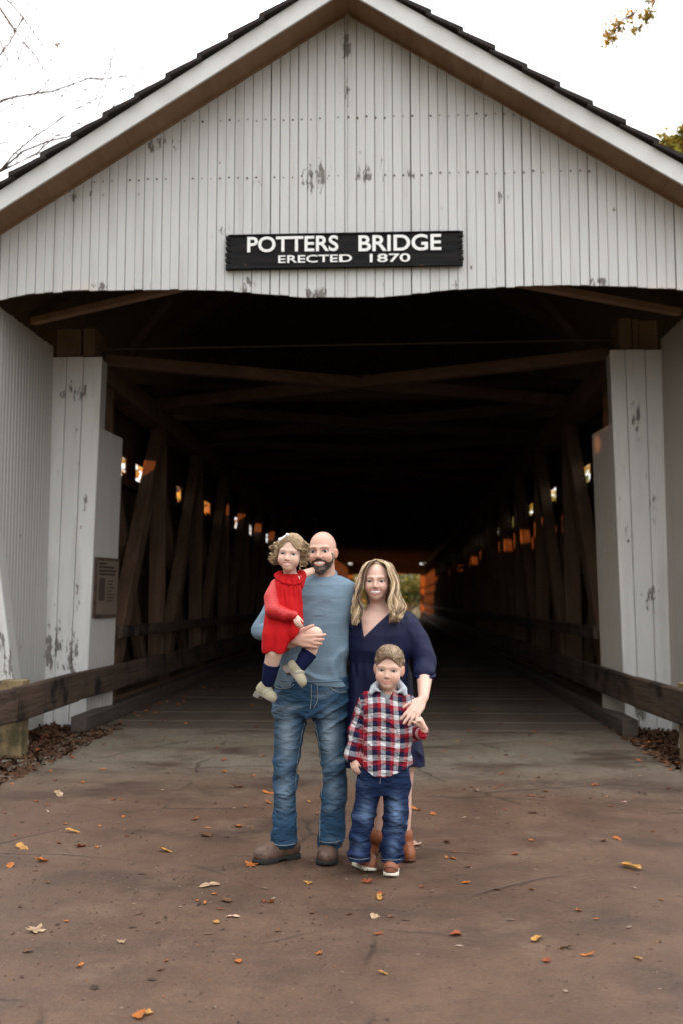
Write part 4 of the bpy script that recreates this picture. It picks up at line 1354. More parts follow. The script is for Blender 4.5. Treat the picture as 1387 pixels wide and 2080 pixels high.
def shoe(parent, heel, yaw, L, W_, shaft_to, shaft_r, mats, h=.004, sole_h=.024, round_toe=1.0, name='boot', pitch=0.0, roll=0.0, strap=False, heel_block=True, rugged=0.0):
    """footwear from heel point on the ground, pointing to yaw (0 = towards the camera); upper plus sole"""
    Rm = rot3(yaw, pitch, roll).astype(float)
    hl = np.asarray(heel, float)
    def G(x, y, z): return hl + Rm @ np.array([x * W_, -y * L, z])
    U, So = Field(), Field()
    t = sole_h
    U.chain([G(0, .13, t + .040), G(0, .42, t + .036)], [.43 * W_, .40 * W_], .02)
    U.ell(G(0, .70, t + .022), (.50 * W_, .29 * L * round_toe, .052), .03, rot=Rm)
    U.chain([G(0, .36, t + .06), G(0, .60, t + .042)], [.36 * W_, .34 * W_], .03)
    U.chain([G(0, .17, t + .03), np.asarray(shaft_to, float)], [.38 * W_, shaft_r], .03)
    if strap:
        U.chain([G(-.46, .50, t + .022), G(-.22, .46, t + .074), G(.22, .46, t + .074), G(.46, .50, t + .022)], .011, .004)
        U.chain([G(-.44, .30, t + .04), G(-.2, .27, t + .10), G(.2, .27, t + .10), G(.44, .30, t + .04)], .012, .004)
    U.plane(G(0, .5, t - .002), -Rm[:, 2], .004)
    shoe.last = U
    if rugged: U.disp(lambda P: rugged * fnoise(P, 90, 5))
    up = solid(name, U, h, mats[0], parent)
    def sole_fn(P):
        q = (P - hl.astype(np.float32)) @ Rm.astype(np.float32)
        yy = -q[:, 1] / L
        hw = W_ * np.interp(yy, [-.02, .06, .2, .42, .70, .86, .97, 1.03], [.22, .42, .44, .42, .54, .48, .27, .05])
        d = np.maximum(np.abs(q[:, 0]) - hw, np.maximum((-.02 - yy) * L, (yy - 1.03) * L))
        lift = np.interp(yy, [.0, .30, .34, .52, .56, .85, 1.03], [0, 0, .010, .010, 0, 0, .012]) if heel_block else np.interp(yy, [0, .8, 1.03], [0, 0, .012])
        d2 = np.maximum(q[:, 2] - t - .004, lift - q[:, 2])
        k = .006
        return np.maximum(d, d2) + np.maximum(k - np.abs(d - d2), 0) ** 2 / (4 * k)
    a, b = G(-.6, -.1, 0), G(.6, 1.1, t)
    So.custom('u', sole_fn, np.minimum(a, b) - .06, np.maximum(a, b) + .06, 0)
    solid('sole', So, h, mats[1], up if up is not None else parent)
    return up


def locks(name, mat, parent, paths, rad, cols, sides=5, flat=.7):
    mb, cl = MB(), []
    for p, r_, c in zip(paths, rad, cols):
        n0 = len(mb.v)
        mb.tube(p, r_, sides, flat)
        cl.append(np.tile(np.array(c), (len(mb.v) - n0, 1)))
    me = mb.mesh(name, mat, True)
    a = me.color_attributes.new('Col', 'FLOAT_COLOR', 'POINT')
    cc = np.concatenate(cl)
    a.data.foreach_set('color', np.concatenate([cc, np.ones((len(cc), 1))], 1).astype(np.float32).ravel())
    return tag(link(bpy.data.objects.new(name, me), parent), kind='stuff')


def smooth_path(pts, n):
    pts = np.asarray(pts, float)
    t = np.linspace(0, len(pts) - 1, n)
    i = np.clip(t.astype(int), 0, len(pts) - 2); u = (t - i)[:, None]
    p = np.concatenate([[2 * pts[0] - pts[1]], pts, [2 * pts[-1] - pts[-2]]])
    a, b, c, d = p[i], p[i + 1], p[i + 2], p[i + 3]
    return .5 * ((2 * b) + (c - a) * u + (2 * a - 5 * b + 4 * c - d) * u * u + (3 * b - a - 3 * c + d) * u ** 3)


# --- materials of people
def skin_material():
    t = NT('skin')
    c_, _ = t.attr('Col')
    v = t.noise(55, None, 3, .5)
    c_ = t.mix(t.math('MULTIPLY', v, .14), c_, (.55, .25, .19))
    t.bump(t.noise(400, None, 2), .0006)
    t.done(c_, .42, .4)
    t.b.inputs['Subsurface Weight'].default_value = .12
    t.b.inputs['Subsurface Radius'].default_value = (.012, .004, .002)
    return t.m


def cloth_material(name, grain, amt=.25, bump=.002, rough=.85, dark=.6, sheen=0.0, spec=.15, fold=None):
    t = NT(name)
    c_, _ = t.attr('Col')
    n_ = t.noise(1.0, t.coord(grain), 3, .6, .25, .75)
    c2 = t.mix(1.0, c_, (dark, dark, dark), 'MULTIPLY')
    c_ = t.mix(t.math('MULTIPLY', n_, amt), c_, c2)
    h_ = t.math('MULTIPLY', n_, bump)
    if fold:                                               # small sharp creases running with the cloth
        for sc, ro, am in fold:
            fn_ = t.noise(1.0, t.coord(sc, ro), 2, .5)
            rg = t.ramp(t.math('ABSOLUTE', t.math('SUBTRACT', fn_, .5)), .16, .0, True)
            msk = t.noise(5.0, t.coord((1, 1, .8), (sc[2] * .1, .4, 0)), 2, .5, .42, .68)
            h_ = t.math('ADD', h_, t.math('MULTIPLY', t.math('MULTIPLY', rg, msk), am))
    t.bump(h_, 1.0)
    t.done(c_, rough, spec)
    if sheen:
        t.b.inputs['Sheen Weight'].default_value = sheen
    return t.m


def plaid_material():
    t = NT('plaid_flannel')
    _, v = t.attr('pl')
    sp = t.n('ShaderNodeSeparateXYZ', Vector=v)
    def band(x):
        f = t.math('FRACT', x)
        w = t.math('LESS_THAN', f, .36)
        r_ = t.math('GREATER_THAN', f, .71)
        c = t.mix(w, (.010, .014, .060), (.72, .72, .74))
        return t.mix(r_, c, (.42, .012, .022))
    a, b = band(sp.outputs['X']), band(sp.outputs['Y'])
    c = t.mix(.42, t.mix(.5, a, b), t.mix(1.0, a, b, 'MULTIPLY'))
    n_ = t.noise(350, None, 2, .6)
    c = t.mix(t.math('MULTIPLY', n_, .25), c, (.05, .05, .08))
    fn_ = t.noise(1.0, t.coord((16, 16, 24), (0, .6, 0)), 2, .5)
    rg = t.ramp(t.math('ABSOLUTE', t.math('SUBTRACT', fn_, .5)), .16, .0, True)
    t.bump(t.math('ADD', t.math('MULTIPLY', n_, .001), t.math('MULTIPLY', rg, .007)), 1.0)
    return t.done(c, .9, .1)


M['skin'] = skin_material()
t_ = NT('eye'); M['eye'] = t_.done(t_.attr('Col')[0], .15, .5)
M['teeth'] = NT('teeth').done((.82, .80, .76), .3, .5)
t_ = NT('hair'); c_, _ = t_.attr('Col'); M['hair'] = t_.done(c_, .42, .45)
M['knit'] = cloth_material('heather_knit', (70, 70, 420), .42, .0020, .9, .62, fold=[((6, 6, 11), (0, .5, 0), .007)])
M['knit_plain'] = NT('knit_seam').done((.15, .245, .345), .9, .15)
M['denim'] = cloth_material('denim', (520, 520, 60), .55, .0012, .8, .5, fold=[((9, 9, 19), (0, .5, 0), .009), ((9, 9, 22), (0, -.55, .2), .008)])
M['navy'] = cloth_material('navy_jersey', (300, 300, 300), .2, .0008, .6, .6, 0, .22, fold=[((9, 9, 3.5), (0, .25, 0), .009)])
M['red'] = cloth_material('red_cotton', (260, 260, 260), .2, .001, .75, .7, fold=[((26, 26, 8), (0, .1, 0), .008)])
M['sheer'] = cloth_material('sheer_red_sleeve', (160, 160, 160), .2, .001, .5, .7, 0, .4)
M['grey_cloth'] = cloth_material('grey_jersey', (300, 300, 300), .25, .001, .9, .7)
M['plaid'] = plaid_material()
M['sock'] = cloth_material('navy_sock', (500, 500, 80), .3, .001, .9, .6)
t_ = NT('brown_leather')
c_ = t_.mix(t_.noise(22, None, 5, .65, .3, .7), (.050, .027, .019), (.15, .092, .068))
t_.bump(t_.noise(60, None, 4), .003); M['boot'] = t_.done(c_, .62, .35)
M['sole'] = NT('dark_rubber').done((.018, .018, .018), .8)
t_ = NT('tan_leather'); c_ = t_.mix(t_.noise(30, None, 4, .6), (.20, .070, .035), (.30, .115, .062)); t_.bump(t_.noise(70, None, 3), .002); M['tan'] = t_.done(c_, .5, .35)
t_ = NT('cognac_leather'); c_ = t_.mix(t_.noise(25, None, 4, .6), (.19, .058, .024), (.30, .10, .042)); M['cognac'] = t_.done(c_, .5, .35)
M['cream'] = NT('cream_rubber').done((.66, .61, .52), .7)
t_ = NT('gold_suede'); c_ = t_.mix(t_.noise(40, None, 4, .6), (.26, .235, .16), (.36, .33, .24)); M['suede'] = t_.done(c_, .75, .3)
t_ = NT('glitter'); gl = t_.n('ShaderNodeTexVoronoi', Scale=260.0); M['glitter'] = t_.done(t_.mix(t_.ramp(gl.outputs['Distance'], .5, .2), (.20, .18, .13), (.85, .82, .72)), .35, .6)
M['grey_sole'] = NT('grey_sole').done((.16, .14, .13), .8)
M['thread'] = NT('pale_thread').done((.26, .29, .30), .8)
M['button'] = NT('button').done((.06, .04, .03), .35, .5)
M['bow'] = NT('white_ribbon').done((.85, .85, .86), .6)


def thread(name, F, pix, parent, r_=.0022, mat=None, n=16, **kw):
    p = smooth_path(np.array(pix, float), n)
    pts = [F.march(x, y, back=.002, **kw) for x, y in p]
    mb = MB(); mb.tube(pts, r_, 5); return mb.build(name, mat or M['thread'], parent, True)


def denim_col(P, base, fade, spots, seed):
    c = np.tile(np.array(base, float), (len(P), 1))
    n_ = .5 + .5 * fnoise(P, (14, 14, 9), seed)
    for (p, rx, rz, a) in spots:
        g_ = np.exp(-(((P[:, 0] - p[0]) / rx) ** 2 + ((P[:, 2] - p[2]) / rz) ** 2)) * (P[:, 1] < p[1] + .0)
        c = lerp_col(c, a * g_ * (.6 + .4 * n_), fade)
    # whiskers and worn creases
    w = np.clip(fnoise(P, (22, 22, 75), seed + 3) - .25, 0, 1)
    c = lerp_col(c, .55 * w, fade)
    d = np.clip(fnoise(P, (18, 18, 60), seed + 5) - .3, 0, 1)
    return lerp_col(c, .6 * d, np.array(base) * .4)


# ================================================================== the father
def build_man():
    Y0 = 5.72
    p = lambda x, y, d=0.0: at(x, y, Y0 + d)
    skin = (.57, .345, .265)
    root = empty('person', (float(p(625, 1740)[0]), Y0, 0), 'bald bearded man in a blue-grey sweater and jeans holding the small girl', 'person')
    H = Head(p(656, 1162, -.03), .232, yaw=-.19, pitch=.02, roll=-.02, jaw=.283, mouth='smile')
    B = Field()
    H.build(B)
    B.chain([p(659, 1142, .005), p(661, 1170, .02), p(661, 1195, .04)], [.058, .060, .075], .03)
    tr = rows([(1176, 632, 690, .06, .03), (1192, 605, 706, .09, .02), (1230, 592, 704, .10, 0), (1300, 582, 698, .09, 0), (1400, 578, 692, .09, 0), (1436, 580, 690, .09, 0)], Y0)
    B.loft(*tr, k=.03)
    # right arm (image left) wraps round the girl, left arm goes behind the woman
    elb, wri = p(529, 1284, -.05), p(598, 1300, -.315)
    B.chain([p(598, 1196), elb, wri], [.05, .038, .029], .03)
    B.chain([p(706, 1196), p(726, 1290, .16), p(790, 1330, .27)], [.045, .036, .03], .03)
    B.chain([p(594, 1425), p(581, 1570), p(578, 1696)], [.075, .05, .04], .03)
    B.chain([p(672, 1425), p(681, 1572), p(671, 1690)], [.075, .05, .04], .03)
    hand(B, p(601, 1300, -.335), p(640, 1301, -.352) - p(600, 1298, -.33), (0.05, 0, 1), .182,
         [(.3, .45, .35), (.45, .75, .5), (.45, .8, .55), (.5, .8, .5)], .09, (.95, -.02), back=1)

    def col(P):
        c = np.tile(np.array(skin), (len(P), 1))
        c = H.colour(P, c, skin, (.50, .22, .18), (.16, .10, .07), .55, .3)
        L = H.loc(P)
        sc = sm(L[:, 2], .66, .78) * sm(L[:, 2] + .5 * L[:, 1], .70, .9)
        c = lerp_col(c, .22 * sc * (np.abs(L[:, 0]) < .5), (.34, .20, .155))
        hp = np.exp(-((P - H.c) ** 2).sum(1) / .3)
        g_ = np.clip(fnoise(P, 60, 2), 0, 1) * (P[:, 2] < 1.45)
        return lerp_col(c, .25 * g_, np.array(skin) * (1.02, .75, .7))
    solid('body', B, .0036, M['skin'], root, col)
    H.details(root, (.10, .15, .20))
    # beard: full on the chin, trimmed up the jaw, with moustache
    Bd = Field()
    W, S_ = H.w, H.s
    Bd.ell(W((0, -.075, .37)), np.array([.312, .295, .378]) * S_, 0, rot=H.R)
    Bd.ell(W((0, -.225, .06)), np.array([.15, .14, .12]) * S_, .08 * S_, rot=H.R)

    def keep(P):
        L = H.loc(P)
        x, y, z = L[:, 0], L[:, 1], L[:, 2]
        edge = np.interp(np.abs(x), [0, .07, .13, .17, .22, .28], [.318, .312, .285, .275, .32, .47])
        mo = ((x / .145) ** 2 + ((z - H.mz - .006 - .9 * x * x) / .052) ** 2)
        d = np.maximum(z - edge, y - .02)
        d = np.maximum(d, (1 - mo) * .06 * (y < -.1))
        soul = (1 - ((x / .055) ** 2 + ((z - .10) / .028) ** 2)) * .03
        return d * S_
    Bd.custom('i', keep, (-99,) * 3, (99,) * 3, .008)
    Bd.disp(lambda P: .0016 * fnoise(P, 210, 7) + .001 * fnoise(P, 420, 8) - .0008)

    def bcol(P):
        c = np.tile(np.array([.040, .024, .017]), (len(P), 1))
        L = H.loc(P)
        n_ = np.clip(fnoise(P, 320, 9) + .25, 0, 1)
        gray = np.exp(-((L[:, 0] / .12) ** 2 + ((L[:, 2] - .02) / .09) ** 2)) + .5 * sm(np.abs(L[:, 0]), .2, .27)
        return lerp_col(c, np.clip(gray, 0, 1) * n_ * .75, (.30, .27, .25))
    solid('beard', Bd, .003, M['hair'], root, bcol)

    # sweater
    Sw = Field()
    Sw.loft(*rows([(1168, 630, 690, .07, .03), (1176, 616, 703, .095, .02), (1188, 600, 714, .11, .01), (1210, 590, 715, .122, 0), (1250, 584, 713, .128, 0), (1300, 574, 709, .125, 0), (1345, 566, 707, .122, 0), (1378, 563, 708, .122, 0), (1392, 565, 707, .12, 0)], Y0), k=.02)
    Sw.chain([p(600, 1196, .01), p(560, 1240, 0), elb, p(590, 1299, -.28)], [.070, .061, .055, .042], .035)
    Sw.chain([p(700, 1200, .01), p(716, 1240, .06), p(726, 1292, .16), p(790, 1330, .26)], [.062, .056, .05, .042], .035)
    Sw.plane(p(635, 1390), (0, 0, -1), .006)
    # neck opening
    Sw.chain([p(659, 1130, -.03), p(660, 1166, .0)], [.085, .066], .006, 's')
    pts = [p(660, 1168, .012) + np.array([.068 * math.cos(a), -.078 * math.sin(a), -.028 * math.sin(a) + .004]) for a in np.linspace(0, 2 * math.pi, 21)]
    Sw.chain(pts, .0085, .004)
    hem = [np.array([x, 0, 0]) for x in (0,)]

    def wr(P):
        low = sm(-P[:, 2], -1.28, -1.02)
        ar = sm(-P[:, 0], .60, .66) + sm(P[:, 0], -.24, -.2) * .6
        a = .006 * fnoise(P, (22, 22, 34), 31) * (.5 + low + ar)
        di = fnoise(P + P[:, [2, 0, 1]] * .5, (18, 14, 52), 32)
        return -(a + .011 * ridge(P + .55 * P[:, [2, 0, 1]], (11, 9, 30), 32) * (.22 + .9 * low + ar))
    Sw.disp(wr)

    def scol(P):
        c = np.tile(np.array([.175, .255, .33]), (len(P), 1))
        n_ = fnoise(P, (30, 30, 240), 33)
        return lerp_col(c, .22 * np.clip(n_, 0, 1), (.33, .37, .42))
    sw = solid('sweater', Sw, .0048, M['knit'], root, scol)
    zh = p(635, 1381)
    hemp = [Sw.march(x, 1382 + 2.5 * math.sin((x - 566) / 141 * math.pi), back=.0015) for x in np.linspace(570, 702, 26)]
    MB().tube(hemp, .0028, 5).build('hem_seam', M['knit_plain'], sw, True)

    # jeans
    J = Field()
    J.loft(*rows([(1374, 564, 704, .118, 0), (1400, 559, 707, .122, 0), (1430, 557, 706, .122, .005), (1452, 562, 702, .11, .01)], Y0), k=.03)
    J.chain([p(592, 1425), p(590, 1470), p(583, 1540), p(580, 1585), p(579, 1650), p(578, 1735)], [.094, .090, .073, .066, .064, .068], .035)
    J.chain([p(672, 1425), p(671, 1470), p(678, 1540), p(681, 1580), p(675, 1650), p(671, 1730)], [.094, .089, .073, .067, .065, .066], .035)
    J.plane(p(600, 1721), (0, 0, -1), .003)
    zk, zb = p(600, 1575)[2], p(600, 1715)[2]

    def jw(P):
        z = P[:, 2]
        knee = np.exp(-((z - zk) / .12) ** 2)
        ank = np.exp(-((z - zb - .06) / .10) ** 2)
        cro = np.exp(-((z - p(600, 1450)[2]) / .09) ** 2)
        r1 = fnoise(P + .35 * P[:, [2, 1, 0]], (14, 12, 48), 41)
        r2 = fnoise(P - .5 * P[:, [2, 1, 0]], (16, 12, 44), 43)
        ra_, rb_ = ridge(P + .4 * P[:, [2, 1, 0]], (12, 11, 36), 41), ridge(P - .55 * P[:, [2, 1, 0]], (12, 11, 34), 43)
        return -(.011 * ra_ * (.2 + .8 * knee + .9 * ank) + .008 * rb_ * (.25 + .9 * cro + .6 * knee)) + .003 * r1
    J.disp(jw)
    jcol = lambda P: denim_col(P, (.026, .068, .130), (.36, .47, .56), [(p(586, 1490), .045, .13, .8), (p(673, 1490), .045, .13, .75), (p(580, 1600), .04, .10, .45), (p(680, 1600), .04, .08, .35)], 45)
    je = solid('jeans', J, .0048, M['denim'], root, jcol)
    for pix in ([(606, 1728 - 8), (603, 1650), (602, 1580), (612, 1500), (622, 1462)],):
        thread('seam', J, pix, je, .0012)
    thread('seam', J, [(650, 1712), (651, 1650), (655, 1590), (650, 1520), (640, 1465)], je, .0014)
    thread('fly', J, [(633, 1390), (633, 1420), (631, 1440)], je, .0016)
    thread('fly', J, [(645, 1393), (646, 1420), (638, 1438)], je, .0014)
    thread('pocket_edge', J, [(560, 1395), (572, 1399), (588, 1397), (598, 1390)], je, .0019)
    thread('pocket_edge', J, [(671, 1391), (676, 1400), (688, 1406), (704, 1405)], je, .0019)
    thread('hem_stitch', J, [(555, 1713), (565, 1716.5), (580, 1717.5), (601, 1714)], je, .0016)
    thread('hem_stitch', J, [(649, 1708), (660, 1711), (678, 1711.5), (692, 1707)], je, .0016)
    shoe(root, ground_at(606, 1741), -math.radians(54), .285, .108, p(580, 1690, .02), .056, (M['boot'], M['sole']), round_toe=1.0, rugged=.0015)
    shoe(root, ground_at(672, 1735), -math.radians(2), .28, .116, p(671, 1690, .02), .056, (M['boot'], M['sole']), rugged=.0015)
    return root


def push_out(F, paths, centre, off):
    """lift strands just clear of the hair cap"""
    n_ = [len(q) for q in paths]
    P = np.concatenate(paths).astype(np.float32)
    for _ in range(2):
        D = F.eval(P)
        dr = P - np.asarray(centre, np.float32)
        dr /= np.linalg.norm(dr, axis=1)[:, None]
        P = P + dr * np.clip(off - D, 0, .03)[:, None]
    return list(np.split(P, np.cumsum(n_)[:-1]))


# ================================================================== the mother
def build_woman():
    Y0 = 5.73
    p = lambda x, y, d=0.0: at(x, y, Y0 + d)
    skin = (.65, .42, .34)
    root = empty('person', (float(p(790, 1750)[0]), Y0, 0), 'woman in a navy dress with long wavy blonde hair, hand on the boy', 'person')
    H = Head(p(764, 1218, -.03), .214, yaw=-.07, pitch=.06, roll=.0, jaw=.305, mouth='grin', ear=.8, wide=1.05)
    B = Field(); H.build(B)
    B.chain([p(765, 1205, .0), p(766, 1235, .02), p(767, 1252, .02)], [.050, .051, .07], .03)
    B.chain([p(767, 1248, .02), p(745, 1262, 0)], [.06, .06], .03)
    B.chain([p(767, 1248, .02), p(800, 1262, 0)], [.06, .06], .03)
    B.loft(*rows([(1246, 728, 810, .06, .01), (1258, 716, 832, .085, .0), (1280, 713, 832, .103, -.005), (1320, 714, 826, .11, -.01), (1400, 714, 826, .10, 0), (1500, 716, 840, .10, 0), (1560, 740, 840, .09, 0)], Y0), k=.03)
    elb, wri = p(862, 1345, -.08), p(859, 1414, -.265)
    B.chain([p(826, 1262, .01), elb, p(861, 1380, -.165), wri], [.045, .043, .042, .0285], .03)
    B.chain([p(722, 1264, .01), p(694, 1340, .16), p(640, 1380, .20)], [.045, .035, .03], .03)
    B.chain([p(767, 1540), p(767, 1610, .01), p(766, 1650, .03), p(765, 1700, .06)], [.07, .046, .044, .03], .03)
    B.chain([p(818, 1540), p(818, 1610, .01), p(819, 1650, .03), p(820, 1705, .06)], [.07, .046, .044, .03], .03)
    hand(B, p(857, 1421, -.285), p(826, 1468, -.385) - p(858, 1420, -.28), (-1, 0, .45), .178,
         [(.15, .25, .2), (.12, .25, .2), (.15, .3, .2), (.2, .3, .25)], .10, (.62, .0), back=0)

    def col(P):
        c = np.tile(np.array(skin), (len(P), 1))
        c = H.colour(P, c, skin, (.46, .13, .13), (.20, .125, .075), .6, .42)
        g_ = np.clip(fnoise(P, 60, 12), 0, 1) * (P[:, 2] < 1.3)
        return lerp_col(c, .2 * g_, np.array(skin) * (1.02, .78, .72))
    solid('body', B, .0036, M['skin'], root, col)
    H.details(root, (.07, .10, .12))

    D = Field()
    D.loft(*rows([(1240, 738, 796, .07, .01), (1250, 716, 834, .095, .0), (1264, 707, 840, .112, -.003), (1290, 706, 838, .122, -.01), (1320, 708, 834, .126, -.012), (1345, 711, 830, .118, -.005), (1380, 706, 836, .128, 0), (1450, 702, 846, .142, 0), (1520, 699, 855, .15, 0), (1553, 697, 858, .155, 0)], Y0), k=.02)
    D.chain([p(822, 1262, .01), p(846, 1300, -.03), elb, p(861, 1366, -.13)], [.060, .062, .062, .064], .03)
    D.chain([p(722, 1264, .01), p(694, 1340, .16), p(650, 1370, .2)], [.058, .048, .04], .03)
    D.plane(p(860, 1374, -.05), (0.05, -.45, -1) if False else (0, 0, -1), .004) if False else None
    vz = p(738, 1293, -.12)
    a, b, c0 = p(728, 1235, -.12), p(738, 1294, -.12), p(800, 1235, -.12)

    def vcut(P):
        n1 = np.array([-(b[2] - a[2]), 0, b[0] - a[0]]); n1 = n1 / np.linalg.norm(n1)
        if n1[0] < 0: n1 = -n1
        n2 = np.array([-(c0[2] - b[2]), 0, c0[0] - b[0]]); n2 = n2 / np.linalg.norm(n2)
        if n2[0] > 0: n2 = -n2
        d1 = -((P - b) @ n1.astype(np.float32)); d2 = -((P - b) @ n2.astype(np.float32))
        return np.maximum(np.maximum(d1, d2), P[:, 1] - (Y0 + .05))
    D.custom('s', vcut, (a[0] - .05, Y0 - .4, b[2] - .05), (c0[0] + .05, Y0 + .2, a[2] + .2), .006)

    def wr(P):
        z = P[:, 2]
        sk = sm(-z, -p(760, 1345)[2], -p(760, 1400)[2])
        pl_ = np.sin(P[:, 0] * 150 + 1.5 * np.sin(P[:, 2] * 3 + P[:, 0] * 9)) * (P[:, 1] < Y0 + .3)
        gath = np.exp(-((z - p(760, 1358)[2]) / .05) ** 2)
        sl = sm(P[:, 0], p(838, 1300)[0], p(850, 1300)[0])
        el = np.exp(-((z - p(860, 1358)[2]) / .035) ** 2) * sl
        return sk * .006 * np.sin(P[:, 0] * 62 + 1.2 * np.sin(z * 4)) + .003 * gath * pl_ * (1 - sl) + .005 * ridge(P + .5 * P[:, [2, 1, 0]], (11, 9, 20), 52) * (-.3 - sl) + .006 * el * fnoise(P, (40, 40, 70), 53)
    D.disp(wr)
    DS = Field()
    dr = solid('dress', D, .0046, M['navy'], root, (.0036, .0062, .034))
    cuff = [elb * .0 + p(861, 1371, -.14) + np.array([.056 * math.cos(q), .056 * math.sin(q), .012 * math.sin(q)]) for q in np.linspace(0, 6.2832, 19)]
    MB().tube(cuff, .009, 6).build('cuff', None, dr, True).data.materials.append(M['navy_plain'])
    # boots
    for xh, yh, yaw, x0 in ((767, 1724, -.3, 764), (820, 1731, .10, 820)):
        shoe(root, ground_at(xh, yh), yaw, .25, .085, p(x0, 1696, .05), .049, (M['cognac'], M['cognac_sole']), sole_h=.018, name='ankle_boot')

    # hair
    cap = Field()
    cap.ell(H.w((0, .10, .63)), np.array([.365, .435, .415]) * H.s, .01, rot=H.R)
    cap.chain([H.w((0, .25, .5)), H.w((0, .27, .05)), H.w((0, .25, -.22))], [.33 * H.s, .30 * H.s, .26 * H.s], .05)
    cap.ell(H.w((0, -.50, .53)), np.array([.325, .52, .475]) * H.s, .015, 's', rot=H.R)
    cap.custom('s', lambda P: ((lambda L: np.maximum(L[:, 1] + .12, np.abs(L[:, 0]) - .27) * H.s)(H.loc(P))).astype(np.float32), H.c - .4, H.c + .4, .01)
    cap.disp(lambda P: .0025 * fnoise(P, (140, 140, 30), 61))

    def hc(P):
        c = np.tile(np.array([.155, .095, .055]), (len(P), 1))
        n_ = np.clip(fnoise(P, (160, 160, 14), 62) + .2, 0, 1)
        return lerp_col(c, .75 * n_, (.46, .34, .21))
    hair = solid('hair', cap, .0036, M['hair'], root, hc)
    g = np.random.default_rng(7)
    GL = [[(766, 1138, -.035), (747, 1146, -.095), (737, 1170, -.112), (731, 1200, -.112), (731, 1232, -.135), (731, 1264, -.16)],
          [(764, 1137, .0), (742, 1146, -.03), (729, 1172, -.04), (722, 1203, -.07), (718, 1235, -.11), (717, 1266, -.15)],
          [(764, 1138, .05), (742, 1150, .06), (731, 1180, .06), (726, 1210, .03), (724, 1240, -.01), (724, 1258, -.05)]]
    GR = [[(766, 1138, -.035), (783, 1146, -.095), (791.5, 1169, -.112), (794, 1197, -.112), (793, 1230, -.135), (791, 1262, -.16)],
          [(768, 1137, .0), (789, 1146, -.03), (801, 1172, -.04), (809, 1204, -.06), (815, 1234, -.09), (812, 1262, -.14)],
          [(768, 1138, .05), (788, 1150, .06), (799, 1180, .06), (803, 1210, .03), (806, 1238, -.02), (806, 1256, -.06)]]
    paths, rad, cols = [], [], []
    for side, G in ((-1, GL), (1, GR)):
        for cl in range(46):
            u = g.uniform(0, 1.999)
            a_ = np.array(G[int(u)], float); b_ = np.array(G[int(u) + 1], float)
            q0 = a_ + (b_ - a_) * (u - int(u)) + g.normal(0, 1, 3) * np.array([1.6, .4, .006])
            q0[-1, 1] += g.uniform(-14, 5)
            ph, fr = u * 2.2 + g.normal(0, .45), 15.5 + g.normal(0, 1.2)
            k_ = g.random()
            cc = np.array((.74, .58, .38)) if k_ < .42 else (np.array((.42, .28, .16)) if k_ < .72 else np.array((.085, .046, .026)))
            for st in range(13):
                q = q0 + g.normal(0, 1, (6, 3)) * np.array([[.5, .5, .002]]) + g.normal(0, 1, 3) * np.array([1.1, .3, .004])
                n_ = 26
                w3 = smooth_path([p(*r_) for r_ in q], n_)
                t = np.linspace(0, 1, n_)
                amp = ((.0125 + g.normal(0, .0015)) * np.clip((t - .22) / .5, 0, 1))[:, None]
                pp = ph + g.normal(0, .16)
                w3 = w3 + amp * np.stack([np.sin(fr * t + pp), .8 * np.cos(fr * t + pp), .25 * np.sin(2 * fr * t)], 1)
                if st == 12: w3 = w3 + (g.normal(0, 1, 3) * .006) * (t[:, None] ** 2)
                paths.append(w3)
                rad.append(g.uniform(.0010, .0022) * (1 - .6 * t ** 3) * (.5 + .5 * np.clip(t * 8, 0, 1)))
                cols.append(cc * g.uniform(.75, 1.25))
    locks('locks', M['hair'], hair, paths, rad, cols, 4)
    return root


